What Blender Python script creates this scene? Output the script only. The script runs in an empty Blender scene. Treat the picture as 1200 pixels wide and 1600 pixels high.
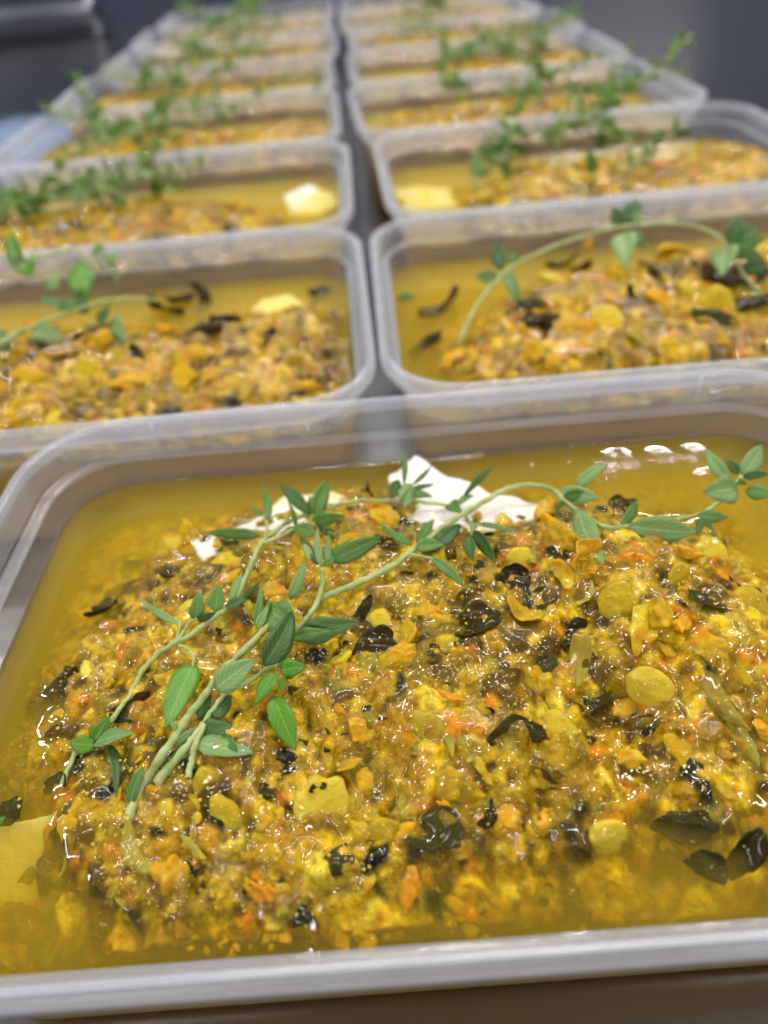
import bpy, bmesh, math, random
import numpy as np
from mathutils import Vector, Matrix, Euler
from mathutils.bvhtree import BVHTree

# ------------------------------------------------------------------ camera, world, lamps
MM = 0.001
sc = bpy.context.scene
col = sc.collection
OIL_LEVEL = -14.0
RIM_Z = 42.0                       # height of the tub rims above the bench, mm
CAM_H = 87.75                      # camera height above the rims, mm
F_PX, CX, CY = 1112.7, 600.0, 800.0
pitch, yaw, roll = math.radians(41.227), math.radians(-0.311), math.radians(-5.323)
ROT = Matrix.Rotation(yaw, 3, 'Z') @ Matrix.Rotation(math.pi / 2 - pitch, 3, 'X') @ Matrix.Rotation(roll, 3, 'Z')
ROTN = np.array(ROT)
CAM = np.array([0.0, 0.0, RIM_Z + CAM_H])


def ray(u, v):
    return ROTN @ np.array([(u - CX) / F_PX, -(v - CY) / F_PX, -1.0])


def P(u, v, z):
    """point (mm) at height z over the rim plane seen at u, v of the photograph"""
    d = ray(u, v)
    t = (z - CAM_H) / d[2]
    return CAM + d * t


cam_d = bpy.data.cameras.new('camera')
cam = bpy.data.objects.new('camera', cam_d)
col.objects.link(cam)
cam.matrix_world = Matrix.Translation(Vector(CAM * MM)) @ ROT.to_4x4()
cam_d.sensor_fit = 'VERTICAL'
cam_d.sensor_height = 36.0
cam_d.lens = F_PX / 1600 * 36.0
cam_d.clip_start = 0.005
cam_d.clip_end = 50
cam_d.dof.use_dof = True
cam_d.dof.focus_distance = float(np.dot(P(640, 1060, -8) - CAM, ray(600, 800)) / np.linalg.norm(ray(600, 800))) * MM
cam_d.dof.aperture_fstop = cam_d.lens / 2.5
sc.camera = cam

w = bpy.data.worlds.new('World')
sc.world = w
w.use_nodes = True
bg = w.node_tree.nodes['Background']
wt = w.node_tree
tcw = wt.nodes.new('ShaderNodeTexCoord'); sxw = wt.nodes.new('ShaderNodeSeparateXYZ'); rw = wt.nodes.new('ShaderNodeValToRGB')
wt.links.new(tcw.outputs['Generated'], sxw.inputs[0]); wt.links.new(sxw.outputs[2], rw.inputs[0])
for k, (p, c) in enumerate(((0.0, (0.044, 0.054, 0.086)), (0.42, (0.080, 0.092, 0.130)), (0.72, (0.17, 0.17, 0.17)))):
    e = rw.color_ramp.elements[k] if k < 2 else rw.color_ramp.elements.new(p)
    e.position = p; e.color = (*c, 1)
wt.links.new(rw.outputs[0], bg.inputs[0])          # dark room at eye level, pale ceiling above
bg.inputs[1].default_value = 1.0


def strip_lamp(name, pos, sx, sy, power, color, rz=0.0, target=None):
    L = bpy.data.lights.new(name, 'AREA')
    L.shape = 'RECTANGLE'
    L.size, L.size_y, L.energy, L.color = sx, sy, power, color
    o = bpy.data.objects.new(name, L)
    col.objects.link(o)
    o.location = pos
    if target is None:
        o.rotation_euler = (0, 0, rz)
    else:
        o.rotation_euler = (Vector(target) - Vector(pos)).to_track_quat('-Z', 'Y').to_euler()
    return o


def mirror_at(u, v, z, height):
    """where a ceiling lamp hangs whose reflection is seen at u, v in a level surface"""
    d = ray(u, v)
    p = P(u, v, z)
    d = np.array([d[0], d[1], -d[2]])
    return Vector((p + d * (height * 1000 / d[2])) * MM)


WARM, COOL = (1.0, 0.95, 0.89), (0.86, 0.92, 1.0)
strip_lamp('ceiling_lamp', mirror_at(1020, 706, -14, 1.7), 0.42, 0.022, 5, WARM, 0.0)
strip_lamp('ceiling_lamp', mirror_at(945, 236, -14, 1.7), 1.2, 0.22, 8, WARM, 0.0)
for lx, ly, lz, sx, sy, pw, cl, rz in ((-1.7, 0.45, 1.3, 0.08, 0.7, 14, COOL, 0.1), (1.15, 0.30, 1.7, 0.06, 0.7, 11, WARM, 0.0), (-1.45, 1.2, 1.6, 0.5, 0.05, 14, WARM, 0.4), (-0.30, 1.25, 1.9, 0.5, 0.05, 11, WARM, 0.0),
                                       (0.40, 1.20, 1.9, 0.5, 0.05, 11, WARM, -0.1), (1.05, 1.10, 1.7, 0.5, 0.05, 11, WARM, -0.4), (-1.5, -0.4, 1.4, 0.05, 0.6, 9, WARM, 0.0), (1.5, -0.5, 1.4, 0.05, 0.6, 9, WARM, 0.0), (0.1, 2.0, 1.9, 0.7, 0.05, 13, WARM, 0.0)):
    strip_lamp('ceiling_lamp', (lx, ly, lz), sx, sy, pw, cl, rz)  # overhead strips, several of them added for more glints on the wet food
strip_lamp('window_light', mirror_at(12, 92, -42, 0.9), 0.9, 0.22, 16, (0.55, 0.70, 1.0), target=P(12, 92, -42) * MM)
strip_lamp('ceiling_lamp', (-0.75, -1.35, 1.05), 0.5, 0.06, 10, WARM, target=(0, 0.2, 0))  # unseen fill lamp added behind the camera to light the tub fronts
strip_lamp('ceiling_lamp', (0.85, -1.45, 1.05), 0.5, 0.06, 10, WARM, target=(0, 0.2, 0))  # second added fill, brightening walls and dark gaps from the camera side
strip_lamp('ceiling_lamp', mirror_at(882, 1308, -14, 1.9), 0.10, 0.05, 1.6, WARM, 0.6)
strip_lamp('ceiling_lamp', mirror_at(1058, 1243, -14, 1.9), 0.16, 0.03, 1.6, WARM, -0.2)
strip_lamp('ceiling_lamp', mirror_at(690, 1210, -14, 1.9), 0.16, 0.03, 2.0, WARM, -0.2)

sc.view_settings.view_transform = 'Standard'
sc.view_settings.look = 'None'
sc.view_settings.gamma = 1.0
sc.view_settings.exposure = 0.03
cy = sc.cycles
cy.max_bounces = 14
cy.transparent_max_bounces = 40
cy.volume_bounces = 2
cy.adaptive_threshold = 0.025
cy.transmission_bounces = 8
cy.caustics_reflective = False
cy.caustics_refractive = False
cy.sample_clamp_indirect = 6
cy.use_denoising = True

# ------------------------------------------------------------------ helpers


def tag(o, label=None, cat=None, group=None, kind=None):
    if label: o['label'] = label
    if cat: o['category'] = cat
    if group: o['group'] = group
    if kind: o['kind'] = kind
    return o


def empty(name, loc, rz=0.0):
    o = bpy.data.objects.new(name, None)
    col.objects.link(o)
    o.location = Vector(loc) * MM
    o.rotation_euler = (0, 0, rz)
    o.empty_display_size = 0.01
    return o


def make_mesh(name, V, F, mats, smooth=True, midx=None, uv=None):
    """V in mm; F list of tuples or (n,3)/(n,4) array"""
    me = bpy.data.meshes.new(name)
    V = np.asarray(V, dtype=np.float64) * MM
    if isinstance(F, np.ndarray):
        n, k = F.shape
        me.vertices.add(len(V)); me.vertices.foreach_set('co', V.astype(np.float32).ravel())
        me.loops.add(n * k); me.loops.foreach_set('vertex_index', F.astype(np.int32).ravel())
        me.polygons.add(n)
        me.polygons.foreach_set('loop_start', np.arange(0, n * k, k, dtype=np.int32))
        me.update(calc_edges=True)
    else:
        me.from_pydata([tuple(v) for v in V], [], F)
        me.update()
    for m in mats: me.materials.append(m)
    if midx is not None: me.polygons.foreach_set('material_index', np.asarray(midx, dtype=np.int32))
    if uv is not None:
        l = me.uv_layers.new(name='UVMap')
        vi = np.empty(len(me.loops), dtype=np.int32); me.loops.foreach_get('vertex_index', vi)
        l.data.foreach_set('uv', np.asarray(uv, dtype=np.float32)[vi].ravel())
    if smooth: me.polygons.foreach_set('use_smooth', np.ones(len(me.polygons), dtype=bool))
    me.validate()
    return me


def link(name, me, parent=None, loc=None):
    o = bpy.data.objects.new(name, me)
    col.objects.link(o)
    if parent: o.parent = parent
    if loc is not None: o.location = Vector(loc) * MM
    return o


def vnoise(x, y, seed=0):
    """smooth value noise, -1..1"""
    xi = np.floor(x).astype(np.int64); yi = np.floor(y).astype(np.int64)
    fx = x - xi; fy = y - yi
    fx = fx * fx * (3 - 2 * fx); fy = fy * fy * (3 - 2 * fy)

    def h(a, b):
        n = (a * 374761393 + b * 668265263 + seed * 974711) & 0x7fffffff
        n = ((n ^ (n >> 13)) * 1274126177) & 0x7fffffff
        n = n ^ (n >> 16)
        return (n & 0xffff) / 32767.5 - 1
    return (h(xi, yi) * (1 - fx) + h(xi + 1, yi) * fx) * (1 - fy) + (h(xi, yi + 1) * (1 - fx) + h(xi + 1, yi + 1) * fx) * fy


def fbm(x, y, s, seed, o=3):
    r = 0; a = 1.0
    for k in range(o):
        r = r + a * vnoise(x / s, y / s, seed + 17 * k); s *= 0.5; a *= 0.5
    return r


def sdf_poly(X, Y, poly):
    """signed distance, positive inside"""
    d = np.full(X.shape, 1e9); ins = np.zeros(X.shape, dtype=bool)
    n = len(poly)
    for i in range(n):
        x0, y0 = poly[i][:2]; x1, y1 = poly[(i + 1) % n][:2]
        ex, ey = x1 - x0, y1 - y0
        t = np.clip(((X - x0) * ex + (Y - y0) * ey) / (ex * ex + ey * ey + 1e-9), 0, 1)
        d = np.minimum(d, np.hypot(X - x0 - t * ex, Y - y0 - t * ey))
        c = ((y0 > Y) != (y1 > Y)) & (X < (x1 - x0) * (Y - y0) / (y1 - y0 + 1e-12) + x0)
        ins ^= c
    return np.where(ins, d, -d)


def catmull(pts, n=8):
    p = [np.array(q, float) for q in pts]
    p = [2 * p[0] - p[1]] + p + [2 * p[-1] - p[-2]]
    out = []
    for i in range(1, len(p) - 2):
        for k in range(n):
            t = k / n
            out.append(0.5 * ((2 * p[i]) + (-p[i - 1] + p[i + 1]) * t + (2 * p[i - 1] - 5 * p[i] + 4 * p[i + 1] - p[i + 2]) * t * t + (-p[i - 1] + 3 * p[i] - 3 * p[i + 1] + p[i + 2]) * t ** 3))
    out.append(p[-2])
    return out

# ------------------------------------------------------------------ materials


def mat(name):
    m = bpy.data.materials.new(name)
    m.use_nodes = True
    nt = m.node_tree
    nt.nodes.clear()
    out = nt.nodes.new('ShaderNodeOutputMaterial')
    return m, nt, out


def N(nt, t, **kw):
    n = nt.nodes.new(t)
    for k, v in kw.items():
        if k.startswith('i_'):
            n.inputs[k[2:].replace('_', ' ')].default_value = v
        else:
            setattr(n, k, v)
    return n


def noise(nt, scale, detail=3, rough=0.55, vec=None):
    n = N(nt, 'ShaderNodeTexNoise')
    n.inputs['Scale'].default_value = scale
    n.inputs['Detail'].default_value = detail
    n.inputs['Roughness'].default_value = rough
    if vec is not None: nt.links.new(vec, n.inputs['Vector'])
    return n


def ramp(nt, fac, stops):
    r = N(nt, 'ShaderNodeValToRGB')
    e = r.color_ramp.elements
    while len(e) < len(stops): e.new(0.5)
    for k, (p, c) in enumerate(stops):
        e[k].position = p; e[k].color = (*c, 1)
    nt.links.new(fac, r.inputs[0])
    return r


def math_n(nt, op, a, b=None):
    n = N(nt, 'ShaderNodeMath', operation=op)
    for k, v in enumerate((a, b)):
        if v is None: continue
        if isinstance(v, (int, float)): n.inputs[k].default_value = v
        else: nt.links.new(v, n.inputs[k])
    return n.outputs[0]


def wet_food(name, stops, sss=0.5, rough=0.32, radius=(1.0, 0.55, 0.12), bump=0.35, coat=0.38, spot=None, scale=0.0022, bscale=1700, zone=0.15):
    """wet cooked vegetable: colour from a per-piece random, mottled by noise in the piece"""
    m, nt, out = mat(name)
    L = nt.links.new
    b = N(nt, 'ShaderNodeBsdfPrincipled')
    L(b.outputs[0], out.inputs[0])
    geo = N(nt, 'ShaderNodeNewGeometry')
    oi = N(nt, 'ShaderNodeObjectInfo')
    tc = N(nt, 'ShaderNodeTexCoord')
    pos = geo.outputs['Position']
    s = math_n(nt, 'FRACT', math_n(nt, 'ADD', oi.outputs['Random'], geo.outputs['Random Per Island']))
    n1 = noise(nt, 330, 4, 0.6, pos)
    nz = noise(nt, 95, 3, 0.6, pos)
    f = math_n(nt, 'ADD', math_n(nt, 'MULTIPLY', s, 1 - zone - 0.3), math_n(nt, 'MULTIPLY', math_n(nt, 'SUBTRACT', n1.outputs[0], 0.28), 0.8))
    f = math_n(nt, 'ADD', f, math_n(nt, 'MULTIPLY', math_n(nt, 'SUBTRACT', nz.outputs[0], 0.25), zone * 2.0))
    r = ramp(nt, f, stops)
    c = r.outputs[0]
    if spot:
        n2 = noise(nt, 900, 3, 0.7, pos)
        rr = ramp(nt, n2.outputs[0], [(spot[1], (0, 0, 0)), (spot[1] + 0.08, (1, 1, 1))])
        mx = N(nt, 'ShaderNodeMix', data_type='RGBA')
        L(rr.outputs[0], mx.inputs[0]); L(c, mx.inputs[6]); mx.inputs[7].default_value = (*spot[0], 1)
        c = mx.outputs[2]
    L(c, b.inputs['Base Color'])
    b.inputs['Roughness'].default_value = rough
    b.inputs['Subsurface Weight'].default_value = sss
    b.inputs['Subsurface Radius'].default_value = radius
    b.inputs['Subsurface Scale'].default_value = scale
    b.inputs['Coat Weight'].default_value = coat
    b.inputs['Coat Roughness'].default_value = 0.025
    b.inputs['Specular IOR Level'].default_value = 0.04
    b.inputs['Coat IOR'].default_value = 1.47
    nb = noise(nt, bscale, 4, 0.65, pos)
    nb2 = noise(nt, 520, 2, 0.5, pos)
    h = math_n(nt, 'ADD', math_n(nt, 'MULTIPLY', nb.outputs[0], 0.35), nb2.outputs[0])
    bp = N(nt, 'ShaderNodeBump')
    bp.inputs['Strength'].default_value = bump
    bp.inputs['Distance'].default_value = 0.0011
    L(h, bp.inputs['Height'])
    L(bp.outputs[0], b.inputs['Normal'])
    bc = N(nt, 'ShaderNodeBump'); bc.inputs['Strength'].default_value = 0.5; bc.inputs['Distance'].default_value = 0.0009   # smooth skin of oil over the piece
    nc = noise(nt, 260, 1.5, 0.5, pos); L(nc.outputs[0], bc.inputs['Height'])
    L(bc.outputs[0], b.inputs['Coat Normal'])
    return m


M = {}
M['mash'] = wet_food('mash', [(0.1, (0.10, 0.060, 0.008)), (0.35, (0.28, 0.17, 0.012)), (0.55, (0.52, 0.33, 0.018)), (0.75, (0.60, 0.26, 0.012)), (0.95, (0.66, 0.48, 0.04))], sss=0.35, bump=1.0, zone=0.45, spot=((0.70, 0.52, 0.10), 0.66))
M['pea'] = wet_food('yellow_pea', [(0.15, (0.32, 0.21, 0.012)), (0.5, (0.52, 0.38, 0.02)), (0.95, (0.64, 0.51, 0.06))], sss=0.7, scale=0.0018, bump=0.6, spot=((0.62, 0.50, 0.12), 0.68), bscale=900)
M['golden'] = wet_food('golden_chunk', [(0.1, (0.12, 0.08, 0.006)), (0.3, (0.30, 0.19, 0.009)), (0.5, (0.52, 0.34, 0.012)), (0.68, (0.56, 0.29, 0.010)), (0.85, (0.64, 0.49, 0.035)), (0.97, (0.34, 0.29, 0.04))], sss=0.7, scale=0.002, bump=0.7, zone=0.35, spot=((0.85, 0.70, 0.20), 0.69))
M['carrot'] = wet_food('carrot', [(0.05, (0.52, 0.18, 0.008)), (0.5, (0.62, 0.27, 0.012)), (0.95, (0.62, 0.36, 0.02))], sss=0.7, bump=0.6, scale=0.0022)
M['dark'] = wet_food('dark_flake', [(0.1, (0.014, 0.010, 0.003)), (0.5, (0.036, 0.026, 0.005)), (0.8, (0.055, 0.050, 0.010)), (0.95, (0.028, 0.032, 0.010))], sss=0.0, rough=0.45, bump=0.9, coat=0.3, spot=((0.16, 0.12, 0.02), 0.70))
M['onion'] = wet_food('onion', [(0.05, (0.20, 0.15, 0.02)), (0.5, (0.33, 0.26, 0.035)), (0.95, (0.45, 0.36, 0.07))], sss=0.8, bump=0.35, scale=0.003)
M['crumb'] = wet_food('pale_crumb', [(0.05, (0.50, 0.36, 0.03)), (0.95, (0.80, 0.62, 0.16))], sss=0.3, bump=0.2)
M['cheese'] = wet_food('white_cheese', [(0.02, (0.74, 0.60, 0.26)), (0.16, (0.82, 0.78, 0.68)), (0.7, (0.84, 0.81, 0.75)), (0.99, (0.80, 0.72, 0.48))], sss=0.5, rough=0.45, radius=(1, 0.8, 0.5), bump=0.5, coat=0.3, bscale=900, zone=0.1)


def mass_mat():
    m, nt, out = mat('relish_mass')
    L = nt.links.new
    b = N(nt, 'ShaderNodeBsdfPrincipled'); L(b.outputs[0], out.inputs[0])
    geo = N(nt, 'ShaderNodeNewGeometry'); pos = geo.outputs['Position']
    at = N(nt, 'ShaderNodeAttribute'); at.attribute_name = 'piece_colour'
    n1 = noise(nt, 600, 4, 0.65, pos)
    r1 = ramp(nt, n1.outputs[0], [(0.32, (0.42, 0.37, 0.30)), (0.52, (0.95, 0.94, 0.9)), (0.68, (1.3, 1.25, 1.1))])
    mx = N(nt, 'ShaderNodeMix', data_type='RGBA', blend_type='MULTIPLY'); mx.inputs[0].default_value = 1
    L(at.outputs['Color'], mx.inputs[6]); L(r1.outputs[0], mx.inputs[7])
    n2 = noise(nt, 1500, 2, 0.6, pos)
    r2 = ramp(nt, n2.outputs[0], [(0.67, (0, 0, 0)), (0.72, (1, 1, 1))])
    m2 = N(nt, 'ShaderNodeMix', data_type='RGBA')
    L(math_n(nt, 'MULTIPLY', r2.outputs[0], 0.55), m2.inputs[0]); L(mx.outputs[2], m2.inputs[6]); m2.inputs[7].default_value = (0.82, 0.66, 0.14, 1)
    L(m2.outputs[2], b.inputs['Base Color'])
    b.inputs['Roughness'].default_value = 0.3
    b.inputs['Subsurface Weight'].default_value = 0.3
    b.inputs['Subsurface Radius'].default_value = (1.0, 0.5, 0.1); b.inputs['Subsurface Scale'].default_value = 0.0018
    b.inputs['Coat Roughness'].default_value = 0.025; b.inputs['Coat Weight'].default_value = 0.32; b.inputs['Specular IOR Level'].default_value = 0.04
    nb = noise(nt, 1500, 4, 0.6, pos); nb2 = noise(nt, 480, 3, 0.6, pos)
    h = math_n(nt, 'ADD', math_n(nt, 'MULTIPLY', nb.outputs[0], 0.4), nb2.outputs[0])
    bp = N(nt, 'ShaderNodeBump'); bp.inputs['Strength'].default_value = 1.0; bp.inputs['Distance'].default_value = 0.0013
    L(h, bp.inputs['Height']); L(bp.outputs[0], b.inputs['Normal'])
    bc = N(nt, 'ShaderNodeBump'); bc.inputs['Strength'].default_value = 0.5; bc.inputs['Distance'].default_value = 0.0009
    nc = noise(nt, 260, 1.5, 0.5, pos); L(nc.outputs[0], bc.inputs['Height']); L(bc.outputs[0], b.inputs['Coat Normal'])
    return m


M['mass'] = mass_mat()


def plastic(name, base, edge, tint=(0.97, 0.975, 0.985), stain=False):
    m, nt, out = mat(name)
    L = nt.links.new
    tr = N(nt, 'ShaderNodeBsdfTransparent'); tr.inputs[0].default_value = (*tint, 1)
    df = N(nt, 'ShaderNodeBsdfDiffuse'); df.inputs[0].default_value = (0.85, 0.88, 0.97, 1)
    tl = N(nt, 'ShaderNodeBsdfTranslucent'); tl.inputs[0].default_value = (0.85, 0.88, 0.97, 1)
    milk = N(nt, 'ShaderNodeMixShader'); milk.inputs[0].default_value = 0.5
    L(df.outputs[0], milk.inputs[1]); L(tl.outputs[0], milk.inputs[2])
    lw = N(nt, 'ShaderNodeLayerWeight'); lw.inputs[0].default_value = 0.35
    geo = N(nt, 'ShaderNodeNewGeometry')
    n1 = noise(nt, 60, 4, 0.6, geo.outputs['Position'])
    f = math_n(nt, 'ADD', math_n(nt, 'MULTIPLY', math_n(nt, 'POWER', lw.outputs['Facing'], 2.0), edge), math_n(nt, 'MULTIPLY', math_n(nt, 'ADD', n1.outputs[0], 0.5), base))
    if stain:                       # yellow glow of the oil behind the wall, put into the plastic colour
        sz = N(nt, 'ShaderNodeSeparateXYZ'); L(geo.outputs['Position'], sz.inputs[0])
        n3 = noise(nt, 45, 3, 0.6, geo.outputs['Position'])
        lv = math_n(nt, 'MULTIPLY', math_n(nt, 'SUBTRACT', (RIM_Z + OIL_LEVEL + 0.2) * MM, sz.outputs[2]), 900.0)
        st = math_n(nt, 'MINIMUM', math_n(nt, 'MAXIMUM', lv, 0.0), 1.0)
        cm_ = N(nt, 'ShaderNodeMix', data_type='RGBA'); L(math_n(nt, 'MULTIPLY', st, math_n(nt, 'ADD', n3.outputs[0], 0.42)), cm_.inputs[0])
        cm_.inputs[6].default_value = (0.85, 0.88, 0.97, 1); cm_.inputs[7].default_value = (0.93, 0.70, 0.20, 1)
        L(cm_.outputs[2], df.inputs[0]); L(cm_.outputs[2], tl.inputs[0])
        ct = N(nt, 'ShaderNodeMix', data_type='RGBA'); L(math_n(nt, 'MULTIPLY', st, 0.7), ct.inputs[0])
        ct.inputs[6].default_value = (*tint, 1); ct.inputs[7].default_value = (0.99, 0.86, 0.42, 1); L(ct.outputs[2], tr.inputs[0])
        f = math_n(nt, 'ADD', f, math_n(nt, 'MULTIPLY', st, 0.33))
    mx = N(nt, 'ShaderNodeMixShader')
    L(f, mx.inputs[0]); L(tr.outputs[0], mx.inputs[1]); L(milk.outputs[0], mx.inputs[2])
    gl = N(nt, 'ShaderNodeBsdfGlossy'); gl.inputs['Roughness'].default_value = 0.2
    nb = noise(nt, 350, 3, 0.6, geo.outputs['Position'])
    bp = N(nt, 'ShaderNodeBump'); bp.inputs['Strength'].default_value = 0.12; bp.inputs['Distance'].default_value = 0.0006
    L(nb.outputs[0], bp.inputs['Height']); L(bp.outputs[0], gl.inputs['Normal'])
    fr = N(nt, 'ShaderNodeFresnel'); fr.inputs[0].default_value = 1.5
    ff = math_n(nt, 'MULTIPLY', fr.outputs[0], math_n(nt, 'SUBTRACT', 1.0, geo.outputs['Backfacing']))
    mg = N(nt, 'ShaderNodeMixShader')
    L(ff, mg.inputs[0]); L(mx.outputs[0], mg.inputs[1]); L(gl.outputs[0], mg.inputs[2])
    L(mg.outputs[0], out.inputs[0])
    return m


M['tub'] = plastic('frosted_plastic', 0.07, 0.30)
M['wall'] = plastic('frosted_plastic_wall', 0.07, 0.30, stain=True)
M['rim'] = plastic('frosted_plastic_rim', 0.20, 1.1)


def oil_mat(name, glossy):
    m, nt, out = mat(name)
    L = nt.links.new
    tr = N(nt, 'ShaderNodeBsdfTransparent'); tr.inputs[0].default_value = (1, 1, 1, 1)
    if glossy:
        gl = N(nt, 'ShaderNodeBsdfGlossy'); gl.inputs['Roughness'].default_value = 0.015
        fr = N(nt, 'ShaderNodeFresnel'); fr.inputs[0].default_value = 1.47
        geo = N(nt, 'ShaderNodeNewGeometry')
        ff = math_n(nt, 'MULTIPLY', fr.outputs[0], math_n(nt, 'SUBTRACT', 1.0, geo.outputs['Backfacing']))
        nb = noise(nt, 300, 1.8, 0.5, geo.outputs['Position'])
        bp = N(nt, 'ShaderNodeBump'); bp.inputs['Distance'].default_value = 0.0014
        sz = N(nt, 'ShaderNodeSeparateXYZ'); L(geo.outputs['Position'], sz.inputs[0])
        up = math_n(nt, 'MINIMUM', math_n(nt, 'MAXIMUM', math_n(nt, 'MULTIPLY', math_n(nt, 'SUBTRACT', sz.outputs[2], (RIM_Z + OIL_LEVEL + 0.6) * MM), 1200.0), 0.003), 1.0)
        L(up, bp.inputs['Strength']); L(nb.outputs[0], bp.inputs['Height'])
        L(bp.outputs[0], gl.inputs['Normal']); L(bp.outputs[0], fr.inputs['Normal'])
        mx = N(nt, 'ShaderNodeMixShader')
        L(ff, mx.inputs[0]); L(tr.outputs[0], mx.inputs[1]); L(gl.outputs[0], mx.inputs[2])
        L(mx.outputs[0], out.inputs[0])
    else:
        L(tr.outputs[0], out.inputs[0])
    a = N(nt, 'ShaderNodeVolumeAbsorption'); a.inputs['Color'].default_value = (0.990, 0.885, 0.06, 1); a.inputs['Density'].default_value = 215
    s = N(nt, 'ShaderNodeVolumeScatter'); s.inputs['Color'].default_value = (0.996, 0.85, 0.15, 1); s.inputs['Density'].default_value = 95
    s.inputs['Anisotropy'].default_value = 0.2
    ad = N(nt, 'ShaderNodeAddShader'); L(a.outputs[0], ad.inputs[0]); L(s.outputs[0], ad.inputs[1])
    L(ad.outputs[0], out.inputs['Volume'])
    return m


M['oil'] = oil_mat('golden_oil_surface', True)
M['oil_side'] = oil_mat('golden_oil', False)


def bubble_mat():
    m, nt, out = mat('oil_bubble')
    L = nt.links.new
    tr = N(nt, 'ShaderNodeBsdfTransparent'); tr.inputs[0].default_value = (1, 0.93, 0.6, 1)
    gl = N(nt, 'ShaderNodeBsdfGlossy'); gl.inputs['Roughness'].default_value = 0.06
    mx = N(nt, 'ShaderNodeMixShader'); mx.inputs[0].default_value = 0.22
    L(tr.outputs[0], mx.inputs[1]); L(gl.outputs[0], mx.inputs[2]); L(mx.outputs[0], out.inputs[0])
    return m


M['bubble'] = bubble_mat()


def leaf_mat(name, c1, c2, rough=0.42):
    m, nt, out = mat(name)
    L = nt.links.new
    b = N(nt, 'ShaderNodeBsdfPrincipled')
    uv = N(nt, 'ShaderNodeUVMap'); uv.uv_map = 'UVMap'
    sp = N(nt, 'ShaderNodeSeparateXYZ'); L(uv.outputs[0], sp.inputs[0])
    # midrib and side veins from the leaf's own coordinates
    ax = math_n(nt, 'ABSOLUTE', math_n(nt, 'SUBTRACT', sp.outputs[0], 0.5))
    mid = math_n(nt, 'LESS_THAN', ax, 0.035)
    veins = math_n(nt, 'SINE', math_n(nt, 'MULTIPLY', math_n(nt, 'SUBTRACT', sp.outputs[1], math_n(nt, 'MULTIPLY', ax, 0.7)), 44.0))
    vf = math_n(nt, 'MULTIPLY', math_n(nt, 'GREATER_THAN', veins, 0.8), 0.28)
    geo = N(nt, 'ShaderNodeNewGeometry'); oi = N(nt, 'ShaderNodeObjectInfo')
    n1 = noise(nt, 260, 3, 0.6, geo.outputs['Position'])
    f = math_n(nt, 'ADD', math_n(nt, 'MULTIPLY', n1.outputs[0], 0.7), math_n(nt, 'MULTIPLY', oi.outputs['Random'], 0.5))
    r = ramp(nt, f, [(0.25, c1), (0.9, c2)])
    mx = N(nt, 'ShaderNodeMix', data_type='RGBA')
    L(math_n(nt, 'MAXIMUM', math_n(nt, 'MULTIPLY', mid, 0.55), vf), mx.inputs[0])
    L(r.outputs[0], mx.inputs[6]); mx.inputs[7].default_value = (c2[0] * 1.6 + 0.03, c2[1] * 1.45 + 0.03, c2[2] * 1.4 + 0.01, 1)
    L(mx.outputs[2], b.inputs['Base Color'])
    b.inputs['Roughness'].default_value = rough
    b.inputs['Specular IOR Level'].default_value = 0.4
    nb = noise(nt, 1500, 3, 0.6, geo.outputs['Position'])
    h = math_n(nt, 'SUBTRACT', math_n(nt, 'MULTIPLY', nb.outputs[0], 0.5), math_n(nt, 'ADD', math_n(nt, 'MULTIPLY', mid, 0.8), vf))
    bp = N(nt, 'ShaderNodeBump'); bp.inputs['Strength'].default_value = 0.4; bp.inputs['Distance'].default_value = 0.00025
    L(h, bp.inputs['Height']); L(bp.outputs[0], b.inputs['Normal'])
    tl = N(nt, 'ShaderNodeBsdfTranslucent')
    hs = N(nt, 'ShaderNodeMix', data_type='RGBA', blend_type='MULTIPLY'); hs.inputs[0].default_value = 1
    L(mx.outputs[2], hs.inputs[6]); hs.inputs[7].default_value = (1.9, 2.0, 0.7, 1)
    L(hs.outputs[2], tl.inputs[0])
    ms = N(nt, 'ShaderNodeMixShader'); ms.inputs[0].default_value = 0.25
    L(b.outputs[0], ms.inputs[1]); L(tl.outputs[0], ms.inputs[2]); L(ms.outputs[0], out.inputs[0])
    return m


M['leaf'] = leaf_mat('thyme_leaf', (0.065, 0.150, 0.026), (0.135, 0.265, 0.060))
M['leaf_dark'] = leaf_mat('thyme_leaf_dark', (0.034, 0.088, 0.020), (0.075, 0.165, 0.038))
M['leaf_pale'] = leaf_mat('thyme_leaf_pale', (0.155, 0.270, 0.090), (0.26, 0.40, 0.15), 0.5)
M['leaf_bright'] = leaf_mat('thyme_leaf_bright', (0.065, 0.185, 0.014), (0.12, 0.30, 0.025), 0.38)


def stem_mat():
    m, nt, out = mat('thyme_stem')
    L = nt.links.new
    b = N(nt, 'ShaderNodeBsdfPrincipled')
    geo = N(nt, 'ShaderNodeNewGeometry')
    n1 = noise(nt, 300, 4, 0.6, geo.outputs['Position'])
    r = ramp(nt, n1.outputs[0], [(0.3, (0.20, 0.27, 0.08)), (0.52, (0.34, 0.42, 0.15)), (0.7, (0.46, 0.48, 0.24)), (0.82, (0.30, 0.22, 0.11))])
    L(r.outputs[0], b.inputs['Base Color'])
    b.inputs['Roughness'].default_value = 0.5
    b.inputs['Subsurface Weight'].default_value = 0.3
    b.inputs['Subsurface Radius'].default_value = (1, 1, 0.4); b.inputs['Subsurface Scale'].default_value = 0.001
    bp = N(nt, 'ShaderNodeBump'); bp.inputs['Strength'].default_value = 0.5; bp.inputs['Distance'].default_value = 0.0002
    nb = noise(nt, 2200, 2, 0.6, geo.outputs['Position'])
    L(nb.outputs[0], bp.inputs['Height']); L(bp.outputs[0], b.inputs['Normal'])
    L(b.outputs[0], out.inputs[0])
    return m


M['stem'] = stem_mat()


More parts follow.
